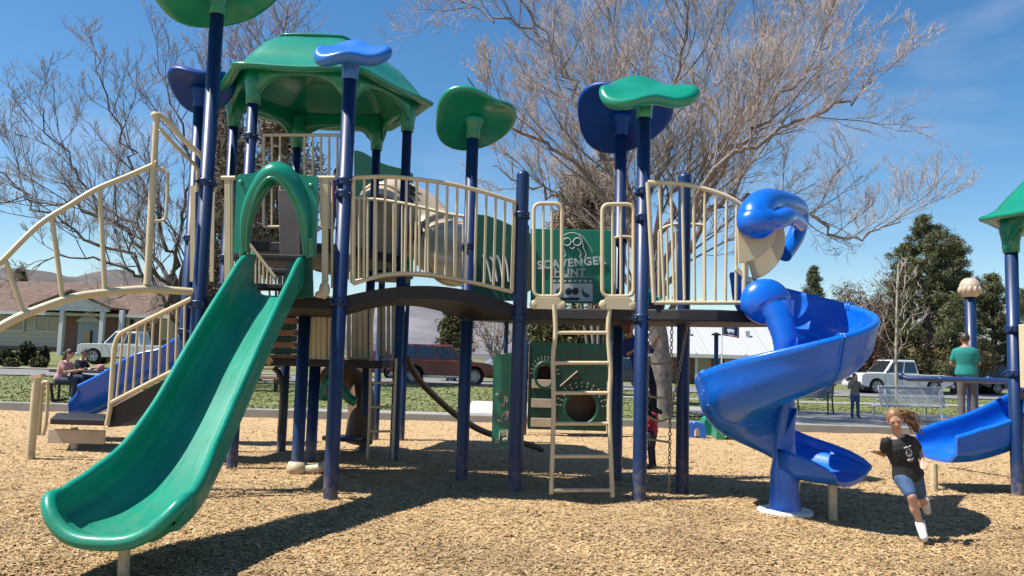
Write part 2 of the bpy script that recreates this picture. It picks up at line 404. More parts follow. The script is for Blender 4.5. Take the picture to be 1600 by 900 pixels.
hills('far_hills', 900, 1900, [(-500, 470), (0, 470), (400, 470), (560, 466), (640, 452), (700, 470), (800, 490), (1100, 500), (1500, 540), (2100, 545)], 3, M['hill_far'])
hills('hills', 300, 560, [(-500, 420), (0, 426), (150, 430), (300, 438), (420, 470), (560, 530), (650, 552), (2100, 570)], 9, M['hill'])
# ================================================================== the big play structure
ZD = 2.1        # deck height of the two front decks
ZH = 2.95       # deck under the six-sided roof
ZL = 1.42       # low deck
play = empty('playground_structure', (-1, 9.6, 0), label='large playground climbing structure with blue posts, cream railings and green hexagonal roof', cat='playground structure')
RP = .077
def post(root, x, y, ztop, r=RP, collars=(), dome=False, label=None, mat_='post'):
    b = MB()
    if dome: b.lathe([(r, -.15), (r, ztop - r * .8)] + [(r * math.cos(t), ztop - r * .8 + r * .8 * math.sin(t)) for t in frange(.15, PI / 2, 6)], (x, y, 0), 20)
    else: b.lathe([(r, -.15), (r, ztop), (.001, ztop + .002)], (x, y, 0), 20)
    o = b.build('post', M[mat_], root)
    for z in collars:
        c = MB(); c.lathe([(r, z - .045), (r + .02, z - .04), (r + .022, z - .02), (r + .012, z), (r + .022, z + .02), (r + .02, z + .04), (r, z + .045)], (x, y, 0), 20)
        for k in range(4):
            t = PI / 4 + k * PI / 2; c.ball((x + (r + .03) * math.cos(t), y + (r + .03) * math.sin(t), z), .018, n=8)
        c.build('collar', M['post'], o)
    if label: o['label'] = label
    return o
def topper(post_o, c, a, b_, nrm, yaw, material, label, thick=.055, saddle=.12, droop=.1):
    """a bent leaf of moulded plastic on a post head: closed rounded sheet"""
    nrm = V(nrm).normalized(); q = V((0, 0, 1)).rotation_difference(nrm).to_matrix() @ Matrix.Rotation(yaw, 3, 'Z')
    b = MB(); n = 48; rings = []
    prof = [(r, 1, 0) for r in frange(.0, .86, 9)] + [(.86 + .14 * math.sin(t), math.cos(t), 0) for t in frange(.2, PI - .2, 8)] + [(r, -1, 0) for r in frange(.86, 0.02, 9)]
    vs = []
    for r, w, _ in prof:
        for j in range(n):
            f = 2 * PI * j / n
            R = 1 + .1 * math.cos(3 * f + .5) + .05 * math.cos(2 * f)
            x = a * R * r * math.cos(f); y = b_ * R * r * math.sin(f)
            z = saddle * a * (math.cos(2 * f) * r * r) - droop * a * r ** 3 + (.07 * a * math.cos(3 * f + 1) * r ** 2 if droop else .07 * a * math.cos(4 * f) * r ** 2) + thick * w * (1 + .25 * r)
            vs.append(V(c) + q @ V((x, y, z)))
    fs = [(i * n + j, (i + 1) * n + j, (i + 1) * n + (j + 1) % n, i * n + (j + 1) % n) for i in range(len(prof) - 1) for j in range(n)]
    b.add(vs, fs, 0, True)
    px, py = None, None
    pb = V(c) + V((0, 0, 0))
    b.lathe([(RP + .004, -.3), (RP + .014, -.29), (RP + .016, -.2), (RP + .03, -.12), (RP + .08, -.05), (.12, -.01), (.001, .0)], pb, 20)
    o = b.build('post_topper', material, post_o, fix=True); o['label'] = label
    return o
posts = {}
def top_post(k, px, py, Y, cpx, cpy, a, b_, nrm, yaw, m, label, collars, sad=.12):
    x, y = XY(px, py, Y); c = P(cpx, cpy, Y); c.x, c.y = x, y
    posts[k] = (x, y); o = post(play, x, y, c.z - .1, collars=collars)
    topper(o, c, a, b_, nrm, yaw, m, label, saddle=sad, droop=.1 if sad > 0 else .0)
    return o
top_post('A', 328, 200, 8.75, 340, -16, .72, .46, (-.3, .22, .93), .1, M['green'], 'green leaf shaped cap, the tallest one', (3.36, 2.0))
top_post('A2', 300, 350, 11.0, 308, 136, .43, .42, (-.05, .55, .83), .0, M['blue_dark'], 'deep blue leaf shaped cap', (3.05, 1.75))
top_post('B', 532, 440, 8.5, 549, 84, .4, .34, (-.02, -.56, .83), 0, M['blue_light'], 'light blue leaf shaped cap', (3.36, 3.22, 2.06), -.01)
top_post('L', 731, 450, 10.0, 739, 182, .53, .48, (-.28, .56, .78), .5, M['green'], 'dark green leaf shaped cap tilted to the left', (2.9, 2.0))
top_post('K', 1003, 450, 9.0, 1008, 146, .56, .4, (.0, -.6, .8), .1, M['green'], 'bright green leaf shaped cap facing the ladder', (3.46, 3.15, 2.0), -.01)
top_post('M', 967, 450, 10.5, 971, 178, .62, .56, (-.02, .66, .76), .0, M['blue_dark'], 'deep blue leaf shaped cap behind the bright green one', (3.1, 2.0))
for k, px, py, Y, top in (('J', 811, 500, 9.35, 266), ('N', 1068, 500, 9.6, 270)):
    x, y = XY(px, py, Y); posts[k] = (x, y)
    post(play, x, y, P(px, top, Y).z, dome=True, collars=(3.2, 1.98) if k == 'J' else (2.0,))
# six-sided roof on its posts
HC = V((-2.89, 11.5)); HR = 1.28
hexp = [(HC.x + HR * math.cos(rad(a)), HC.y + HR * math.sin(rad(a))) for a in (0, 60, 120, 180, 240, 300)]
for k, p in zip('EFGDCI', hexp): posts[k] = p
ZR = 5.22
for k in 'EFGDCI':
    post(play, *posts[k], ZR - .3, r=.07, collars=(4.35, ZH - .1) if k in 'CI' else (ZH - .1,))
def roof(root, c, zr, R, material, rise=.86, rot=0):
    b = MB(); vs = []; n = 72
    def hexr(t):
        u = (t - rad(rot)) % (PI / 3) - PI / 6
        return .97 * (math.cos(PI / 6) / math.cos(u)) + .03
    prof = [(1.0, -.035), (1.035, -.03), (1.05, 0), (1.03, .035), (.99, .05), (.93, .1), (.84, .26), (.72, .45), (.6, .58), (.52, .645), (.46, .665), (.4, .69), (.34, .7), (.28, .735), (.2, .75), (.14, .785), (.06, .8), (.001, .81)]
    inner = [(.001, .72), (.2, .68), (.46, .58), (.6, .5), (.72, .37), (.84, .18), (.92, .03), (.95, -.03)]
    for r, z in inner[::1] + prof[::1]:
        for j in range(n):
            t = 2 * PI * j / n; h = hexr(t); fl = 1 - r
            rr = R * r * (h * (1 - .55 * fl) + .55 * fl)
            rib = .012 * math.cos(6 * (t - rad(rot))) * r
            vs.append((c[0] + rr * math.cos(t), c[1] + rr * math.sin(t), zr + z * rise / .81 + rib))
    k = len(prof) + len(inner)
    fs = [(i * n + j, (i + 1) * n + j, (i + 1) * n + (j + 1) % n, i * n + (j + 1) % n) for i in range(k - 1) for j in range(n)]
    b.add(vs, fs, 0, True)
    # stepped ribs running round the top
    for r, z in ((.53, .66), (.47, .672), (.41, .694), (.35, .71), (.29, .735), (.22, .755), (.15, .79)):
        pts = []
        for j in range(n):
            t = 2 * PI * j / n; h = hexr(t); rr = R * r * (h * (.45 + .55 * r) + .55 * (1 - r)); pts.append((c[0] + rr * math.cos(t), c[1] + rr * math.sin(t), zr + z * rise / .81 + .005))
        b.tube(pts, .018, 6, closed=True)
    # skirt: arches between the posts, reaching down at each post
    vs = []
    for z0, dr in ((.16, 0), (0, 0), (1, 0), (1, -.06), (0, -.06), (.16, -.06)):
        for j in range(n):
            t = 2 * PI * j / n; u = (t - rad(rot) + PI / 6) % (PI / 3) - PI / 6; hx = math.cos(PI / 6) / math.cos(abs(u) - PI / 6)
            d = -.03 - .24 * math.exp(-(u / .13) ** 2) - .1 * math.exp(-(u / .3) ** 2)
            rr = HR * (.06 + .98 * hx) + .05 + dr; zz = z0 if z0 < .5 else d
            vs.append((c[0] + rr * math.cos(t), c[1] + rr * math.sin(t), zr + zz))
    b.add(vs, [(i * n + j, (i + 1) * n + j, (i + 1) * n + (j + 1) % n, i * n + (j + 1) % n) for i in range(5) for j in range(n)], 0, True)
    # sockets over the posts
    for i in range(6):
        t = rad(rot + 60 * i); px, py = c[0] + HR * math.cos(t), c[1] + HR * math.sin(t)
        b.lathe([(.08, -.43), (.093, -.425), (.1, -.3), (.115, -.22), (.13, -.15), (.12, -.05), (.1, .1)], (px, py, zr), 24)
    o = b.build('roof', material, root, fix=True)
    return o
r_o = roof(play, HC, ZR, 1.58, M['green']); r_o['label'] = 'green domed hexagonal roof with ridges round the top'
# decks
def deck(root, poly, z, th=.13, name='deck'):
    b = MB(); b.prism(poly, z - th, z); return b.build(name, M['deck'], root, bev=.015)
pA, pB, pC, pI, pE, pF, pG, pD, pJ, pK, pL, pM, pN, pA2 = [V(posts[k]) for k in ('A', 'B', 'C', 'I', 'E', 'F', 'G', 'D', 'J', 'K', 'L', 'M', 'N', 'A2')]
deck(play, [pA, pB, pI + V((0, -.06)), pC + V((0, -.06))], ZD)
deck(play, hexp, ZH)
xq, yq = XY(819, 400, 10.75); posts['Q'] = (xq, yq); pQ = V((xq, yq))
post(play, xq, yq, 3.35, r=.06, dome=True, collars=(2.0,))
ent0 = V(XY(1172, 470, 8.8)); ent1 = V(XY(1215, 470, 9.6))
deck(play, [pJ + V((0, -.05)), pK + V((0, -.05)), pM, pQ, pL], ZD)
deck(play, [pK + V((.02, -.05)), V(XY(1060, 480, 8.78)), V(XY(1120, 480, 8.72)), ent0, ent1, V(XY(1130, 480, 10.1)), pM + V((.05, 0))], ZD + .003)
xr, yr = XY(490, 640, 11.2)
deck(play, [(pA2.x - .1, pA2.y - .1), (pA2.x + .2, 12.5), (-1.75, 12.5), (-1.72, 11.55), (-1.75, 11.0)], ZL, .1)
for px, py, Y, zt in ((470, 620, 10.15, ZD - .1), (489, 640, 11.25, ZL - .05), (352, 660, 12.3, ZL - .05)):
    x, y = XY(px, py, Y); posts[px] = (x, y); post(play, x, y, zt)
# barriers: tubes between two rails
def barrier(root, top, bot, n, rt=.024, rb=.0155, rbt=None, name='barrier', k=6, ends=True, cross=None, m='cream', skip=()):
    b = MB(); T = catmull(top, k); B = catmull(bot, k)
    b.tube(T, rt, 10); b.tube(B, rbt or rt * .9, 10)
    for i in range(n):
        t = i / (n - 1)
        if i in skip: continue
        b.tube([along(T, t), along(B, t)], rt * .95 if ends and i in (0, n - 1) else rb, 8)
    return b.build(name, M[m], root)
def PL(pts, Y0, Y1=None):
    Y1 = Y0 if Y1 is None else Y1; a, z = pts[0][0], pts[-1][0]
    return [P(x, y, lerp(Y0, Y1, (x - a) / (z - a) if z != a else 0)) for x, y in pts]
# arched bridge
def bridge():
    near = lambda t: pB.lerp(pJ, t); far = lambda t: pI.lerp(pL, t)
    n = 20; vs = []; fs = []
    for i in range(n + 1):
        t = i / n; z = ZD + .005 + .18 * math.sin(PI * t) ** .9 if 0 < t < 1 else ZD + .005
        a = near(t); c = far(t); bow = .1 * math.sin(PI * t)
        d = (a - c).normalized(); a = a + d * bow
        for q, zz in ((a, z), (c, z), (c, z - .14), (a, z - .14)): vs.append((q.x, q.y, zz))
    for i in range(n):
        for j in range(4): fs.append((i * 4 + j, i * 4 + (j + 1) % 4, i * 4 + 4 + (j + 1) % 4, i * 4 + 4 + j))
    fs += [(3, 2, 1, 0), (n * 4, n * 4 + 1, n * 4 + 2, n * 4 + 3)]
    o = MB().add(vs, fs, 0).build('arched_bridge', M['deck'], play, fix=True)
    T = PL([(552, 278), (605, 276), (650, 280), (700, 287), (748, 298), (804, 315)], 8.47, 9.3)
    B = PL([(552, 443), (605, 429), (660, 428), (710, 436), (750, 444), (800, 456)], 8.47, 9.3)
    q = barrier(o, T, B, 17, name='railing', rbt=.024)
    T = PL([(548, 309), (600, 313), (650, 322), (700, 334), (738, 340)], 10.35, 10.0)
    B = PL([(548, 440), (600, 432), (650, 430), (700, 436), (738, 444)], 10.35, 10.0)
    barrier(o, T, B, 15, name='railing', rt=.022)
bridge()
# railing loops either side of the ladder
def rounded(pts, r=.1, k=5):
    """closed outline with rounded corners"""
    out = []; n = len(pts)
    for i in range(n):
        p0, p1, p2 = V(pts[i - 1]), V(pts[i]), V(pts[(i + 1) % n]); a = (p0 - p1).normalized(); c = (p2 - p1).normalized()
        for j in range(k + 1):
            t = j / k; out.append(p1 + a * r * (1 - t) ** 2 + c * r * t * t)
    return out
def loop_rail(root, x0, x1, y0, y1, Y, inner, r=.09):
    b = MB(); b.tube(rounded([P(x0, y0, Y), P(x1, y0, Y), P(x1, y1, Y), P(x0, y1, Y)], r), .023, 10, closed=True)
    for x in inner: b.tube([P(x, y0, Y), P(x, y1, Y)], .015, 8)
    xm = (x0 + x1) / 2
    b2 = MB(); c = P(xm, (y1 + 482) / 2 + 4, Y - .03)
    b2.extrude(rounded([c + V((-.17, 0, -.05)), c + V((.17, 0, -.05)), c + V((.15, 0, .09)), c + V((-.15, 0, .09))], .045), (0, .03, 0))
    for s in (-1, 1): b2.ball(c + V((s * .16, .015, 0)), (.055, .02, .055))
    o = b.build('loop_railing', M['cream'], root); b2.build('bracket', M['cream'], o, bev=.004, fix=True)
loop_rail(play, 834, 878, 318, 463, 9.22, (849, 862)); loop_rail(play, 941, 990, 319, 463, 9.0, (957, 970))
# right-hand railing
barrier(play, PL([(1012, 285), (1060, 287), (1100, 295), (1140, 309), (1166, 326)], 8.88, 8.76), PL([(1022, 473), (1060, 473), (1100, 473), (1166, 473)], 8.88, 8.76), 10, rt=.027, rb=.017)
barrier(play, PL([(1030, 362), (1040, 355), (1060, 350), (1100, 352)], 10.2, 10.1), PL([(1030, 470), (1040, 470), (1060, 470), (1100, 470)], 10.2, 10.1), 6, rt=.022)
barrier(play, PL([(960, 372), (975, 370), (992, 372)], 10.4), PL([(960, 470), (975, 470), (992, 470)], 10.4), 4, rt=.022)
b = MB(); b.tube(PL([(1162, 326), (1163, 400), (1163, 473)], 8.75), .03, 8); b.beam(P(1150, 420, 8.75), P(1180, 446, 8.75), .03, .05); b.build('end_upright', M['cream'], play)
# ladder
def ladder():
    b = MB(); Y = 9.0
    for xs in ([(866, 476), (868, 520), (864, 560), (865, 640), (861, 772)], [(953, 476), (950, 520), (954, 580), (952, 640), (957, 777)]):
        b.tube(catmull([P(x, y, Y - .05 * (y - 476) / 300) for x, y in xs]), .027, 10)
    for y, xa, xb in ((520, 868, 951), (567, 865, 953), (614, 865, 953), (662, 864, 953), (713, 863, 954), (766, 861, 956)):
        b.tube([P(xa, y, Y - .05 * (y - 476) / 300), P(xb, y, Y - .05 * (y - 476) / 300)], .022, 10)
    o = b.build('ladder', M['cream'], play); o['label'] = 'cream tube ladder with six rungs'
ladder()
def thin_ladder():
    b = MB(); Y = 11.4
    b.tube(catmull([P(584, 478, Y), P(580, 520, Y), P(578, 640, Y), P(574, 719, Y)]), .022, 8); b.tube([P(619, 560, Y), P(613, 719, Y)], .02, 8)
    for y in (598, 636, 674): b.tube([P(578, y, Y), P(615, y, Y)], .017, 8)
    b.build('ladder', M['cream'], play)['label'] = 'narrow cream ladder below the arched bridge'
thin_ladder()
# upper railing under the roof, and panels
barrier(play, PL([(412, 211), (470, 211), (540, 211)], 10.4), PL([(412, 354), (470, 355), (540, 356)], 10.4), 11, rt=.022, skip=(3, 4))
b = MB(); b.extrude([P(434, 296, 10.3), P(468, 296, 10.3), P(470, 405, 10.3), P(437, 405, 10.3)], (0, .05, 0)); b.build('panel', M['grey_panel'], play, bev=.01, fix=True)
def wave_panel():
    Yw_ = 14.4     # back landing behind the roof, with the tube tunnel starting at its panel
    top = catmull([P(553, 234, Yw_), P(568, 238, Yw_), P(598, 255, Yw_), P(630, 264, Yw_), P(645, 271, Yw_)])
    pts = top + [P(645, 436, Yw_), P(553, 436, Yw_)]
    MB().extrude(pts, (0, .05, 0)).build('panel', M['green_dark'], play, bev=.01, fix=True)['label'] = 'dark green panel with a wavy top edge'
    x0, x1 = P(556, 436, Yw_).x, P(642, 436, Yw_).x
    deck(play, [(x0, Yw_ - .02), (x1, Yw_ - .02), (pF.x + .25, pF.y + .1), (pG.x + .35, pG.y + .1)], ZH)
    for px in (590, 630): post(play, *XY(px, 600, Yw_ + .12), ZH + .3, r=.06)
wave_panel()
# step railing between the decks
b = MB(); T = [P(382, 372, 9.6), P(430, 434, 9.6)]; B = [P(382, 452, 9.6), P(430, 452, 9.6)]
b.tube(T, .022); b.tube(B, .02); [b.tube([lerp(T[0], T[1], i / 8), lerp(B[0], B[1], i / 8)], .015, 8) for i in range(9)]
b.build('stair_railing', M['cream'], play)
b = MB(); [b.box((lerp(-3.2, -2.9, .5), 9.55 + .27 * i, ZD + .21 * (i + 1) - .03), (.9, .3, .06)) for i in range(3)]; b.build('step', M['deck'], play, bev=.01)
# fillers either side of the green slide
for xs, Y in (((346, 356, 368), 8.6), ((498, 508, 524), 8.5)):
    b = MB(); b.tube([P(xs[0], 278, Y), P(xs[2], 278, Y)], .024, 10); b.beam(P(xs[1], 280, Y), P(xs[1], 440 if xs[0] > 400 else 455, Y), .03, .065, up=(1, 0, 0)); b.tube([P(xs[2] - 5, 280, Y), P(xs[2] - 5, 450, Y)], .014, 8)
    c = P(xs[1] - 1, 453, Y - .03); b.ball(c, (.06, .03, .1)); b.ball(c + V((-.05, 0, -.05)), (.05, .025, .04))
    b.build('side_railing', M['cream'], play)
b = MB(); b.beam(P(302, 290, 9.9), P(301, 440, 9.9), .03, .06, up=(1, 0, 0)); b.build('side_railing', M['cream'], play); b = MB(); b.beam(P(333, 300, 10.5), P(331, 440, 10.5), .03, .05, up=(1, 0, 0)); b.build('side_railing', M['cream'], play)
# cream slatted barriers round the low deck
barrier(play, PL([(476, 466), (515, 466)], 11.05), PL([(476, 562), (515, 562)], 11.05), 6, rt=.03, rb=.045)
barrier(play, PL([(545, 466), (580, 466)], 11.5), PL([(545, 560), (580, 560)], 11.5), 5, rt=.03, rb=.04)
barrier(play, PL([(592, 466), (622, 466)], 12.4), PL([(592, 555), (622, 555)], 12.4), 5, rt=.03, rb=.03)
# stairs of brown planks and green risers rising under the front deck
b = MB()
for i in range(5):
    y = 482 + i * 19; b.beam(P(413 - i * 4, y, 10.7 + .1 * i), P(464, y, 10.7 + .1 * i), .2, .075, m=0); b.beam(P(418 - i * 4, y + 9.5, 10.8 + .1 * i), P(464, y + 9.5, 10.8 + .1 * i), .03, .08, m=1)
b.beam(P(402, 548, 10.6), P(424, 568, 10.6), .05, .09, m=0)
b.build('stair', [M['plank'], M['green_dark']], play, bev=.008)['label'] = 'stair of brown treads and green risers'
b = MB(); b.tube(catmull([P(428, 575, 11), P(439, 590, 11), P(441, 630, 11), P(437, 676, 11)]), .035, 10); b.build('support_pole', M['black'], play)
b = MB(); b.lathe([(.1, 0), (.13, .0), (.135, .08), (.11, .14), (.08, .15)], (*posts[470], 0), 20); x0, y0 = posts[470]
b.tube(catmull([(x0 + .08, y0, .07), (x0 + .2, y0 - .02, .06), (x0 + .33, y0, .09), (x0 + .42, y0 + .1, .17)]), [.06] * 6 * 3 + [.05], 12); b.build('post_foot', M['cream'], play)
# ---- green slide
def slide_profile(w, h, flare, th=.035):
    """closed U profile, right/up, rounded rims"""
    pts_in = []
    for t in frange(0, 1, 8):
        a = PI * (1 - t); # bed with rounded corners
    out = [(-w - flare, h), (-w - .02 - flare * .4, h * .45), (-w * .9, .07), (-w * .62, .0), (0, -.012), (w * .62, .0), (w * .9, .07), (w + .02 + flare * .4, h * .45), (w + flare, h)]
    o = catmull([(a, b, 0) for a, b in out], 3)
    inner = [(p.x, p.y) for p in o]
    rim_r = [(inner[-1][0] + .012, inner[-1][1] + .03), (inner[-1][0] + .045, inner[-1][1] + .032), (inner[-1][0] + .065, inner[-1][1] + .005), (inner[-1][0] + .055, inner[-1][1] - .04)]
    rim_l = [(-a, b) for a, b in reversed(rim_r)]
    outer = [(a * 1.0 + (.035 if a > 0 else -.035) * min(1, abs(a) / (w * .8)), b - th) for a, b in reversed(inner[2:-2])]
    return inner + rim_r + outer + rim_l
def straight_slide(root, path, widths, heights, material, name, label, flares, right=None, legs=()):
    pts = catmull(path, 7); n = len(pts); fr = []
    for i in range(n):
        d = (pts[min(i + 1, n - 1)] - pts[max(i - 1, 0)]).normalized(); r = d.cross(V((0, 0, 1))).normalized(); fr.append((r, r.cross(d)))
    def val(arr, i):
        t = i / (n - 1) * (len(arr) - 1); k = min(int(t), len(arr) - 2); return lerp(arr[k], arr[k + 1], t - k)
    b = MB(); b.sweep(pts, fr, lambda i: slide_profile(val(widths, i), val(heights, i), val(flares, i)))
    o = b.build(name, material, root, fix=True); o['label'] = label
    return o, pts, fr
gs_path = [(-2.53, 8.62, ZD + .02), (-2.53, 8.4, ZD + .0), (-2.53, 8.15, ZD - .14), (-2.535, 7.4, 1.42), (-2.54, 6.7, .84), (-2.55, 6.25, .51), (-2.56, 5.9, .35), (-2.57, 5.6, .29), (-2.58, 5.38, .27)]
gs, gpts, gfr = straight_slide(play, gs_path, [.26, .265, .27, .275, .28, .3, .335, .365, .38], [.42, .38, .33, .3, .3, .3, .29, .25, .2], M['green_slide'], 'slide', 'big green open slide running down to the front', [.0, .0, .0, .0, .0, .01, .03, .04, .03])
# rolled lip at the foot, with the moulded nubs along it
r_, u_ = gfr[-1]; e = gpts[-1]
lip = [e + r_ * x * .442 + u_ * (.235 * abs(x) ** 3 - .015) + V((0, -.16 * (1 - x * x) ** .5 if abs(x) < 1 else 0, 0)) for x in frange(-1, 1, 16)]
def rim_at(i, sg): return gpts[i] + gfr[i][0] * sg * .437 + gfr[i][1] * (.25 if i < -6 else .24)
full = [rim_at(-9, -1), rim_at(-5, -1)] + lip + [rim_at(-5, 1), rim_at(-9, 1)]; fl = catmull(full, 3)
b = MB(); b.tube(fl, [.05 * min(1, .3 + min(i, len(fl) - 1 - i) / 8) for i in range(len(fl))], 12)
b.add([e + r_ * x * .42 + u_ * (.225 * abs(x) ** 3 - .01) + V((0, .02, 0)) for x in frange(-1, 1, 16)] + [p + V((0, 0, .028)) for p in lip], [(i, i + 1, 18 + i, 17 + i) for i in range(16)], 0, True)
b.add([e + r_ * x * .437 + u_ * (.225 * abs(x) ** 3 - .05) + V((0, .1, 0.0)) for x in frange(-1, 1, 16)] + [p - V((0, 0, .034)) for p in lip], [(i, 17 + i, 18 + i, i + 1) for i in range(16)], 0, True)
b.build('slide_lip', M['green_slide'], gs)
[MB().ball(lerp(lip[i], lip[i + 1], .5) + V((0, .005, .037)), (.035, .016, .012), n=10).build('nub', M['green'], gs) for i in range(3, 13, 2)]
b = MB(); b.tube([P(195, 845, 5.42), P(192, 915, 5.42)], .037, 12); b.build('leg', M['cream'], gs)
# entrance hood of the green slide
def hood():
    Y = 8.42
    outer = [(365, 395), (367, 330), (370, 272)] ; arch_top = [(384, 272), (398, 270), (412, 260), (424, 253), (434, 251), (446, 255), (456, 264), (468, 273), (482, 275)]
    outer = [P(x, y, Y) for x, y in outer] + [P(x, y, Y) for x, y in arch_top] + [P(x, y, Y) for x, y in ((496, 276), (495, 330), (492, 400))]
    inn = [(387, 394), (389, 368), (397, 335), (410, 308), (422, 293), (434, 288), (448, 294), (460, 312), (470, 338), (476, 368), (478, 400)]
    I = catmull([P(x, y, Y) for x, y in inn], 4); O = [along(outer, i / (len(I) - 1)) for i in range(len(I))]
    n = len(I); b = MB(); vs = []
    for dy in (0, .06):
        vs += [p + V((0, dy, 0)) for p in O] + [p + V((0, dy, 0)) for p in I]
    fs = []
    for i in range(n - 1):
        fs += [(i, i + 1, n + i + 1, n + i), (2 * n + i, 3 * n + i, 3 * n + i + 1, 2 * n + i + 1), (i, 2 * n + i, 2 * n + i + 1, i + 1), (n + i, n + i + 1, 3 * n + i + 1, 3 * n + i)]
    fs += [(0, n, 3 * n, 2 * n), (n - 1, 2 * n - 1 + 2 * n - n + 0, 4 * n - 1, 2 * n - 1)]
    fs[-1] = (n - 1, 3 * n - 1, 4 * n - 1, 2 * n - 1)
    b.add(vs, fs)
    # the swollen hood over the opening: a cowl from the panel out to a rounded lip
    k = len(I); ctr = P(433, 350, Y); vs = []; m = 12
    for i, p in enumerate(I):
        t = i / (k - 1); s_ = math.sin(PI * t); o_ = (p - ctr); o_.y = 0; o_.normalize()
        pi_ = p + V((0, -.05 - .17 * s_ ** 1.2, .02 * s_)) - o_ * .0; po = p + o_ * (.04 + .19 * s_ ** 1.8) + V((0, .0, .02 * s_))
        for j in range(m + 1):
            u = j / m; q = lerp(pi_, po, u) + V((0, -1, 0)) * (.055 + .04 * s_) * math.sin(PI * u) ** .8 + o_ * .03 * math.sin(PI * u)
            vs.append(q)
        vs.append(p + V((0, -.02, 0)))
    mm = m + 2
    b.add(vs, [(i * mm + j, i * mm + j + 1, (i + 1) * mm + j + 1, (i + 1) * mm + j) for i in range(k - 1) for j in range(m)] + [(i * mm + m + 1, i * mm, (i + 1) * mm, (i + 1) * mm + m + 1) for i in range(k - 1)], 0, True)
    b.tube([V(vs[i * mm]) for i in range(k)], .022, 10)
    for x, y in ((376, 285), (486, 290)): b.ball(P(x, y, Y - .02), (.03, .02, .03), n=10)
    o = b.build('slide_hood', M['green'], play, fix=True); o['label'] = 'green arched entrance hood of the open slide'
    MB().tube([P(379, 390, Y - .02), P(379, 402, Y)], .035).build('hood_foot', M['green'], o); MB().tube([P(483, 372, Y - .03), P(484, 402, Y)], .06, 14).build('hood_foot', M['green'], o)
    b = MB(); b.extrude([P(487, 402, Y), P(450, 410, Y), P(436, 470, Y), P(489, 464, Y)], (0, .05, 0)); b.build('slide_cheek', M['green_dark'], o, bev=.01, fix=True)
hood()
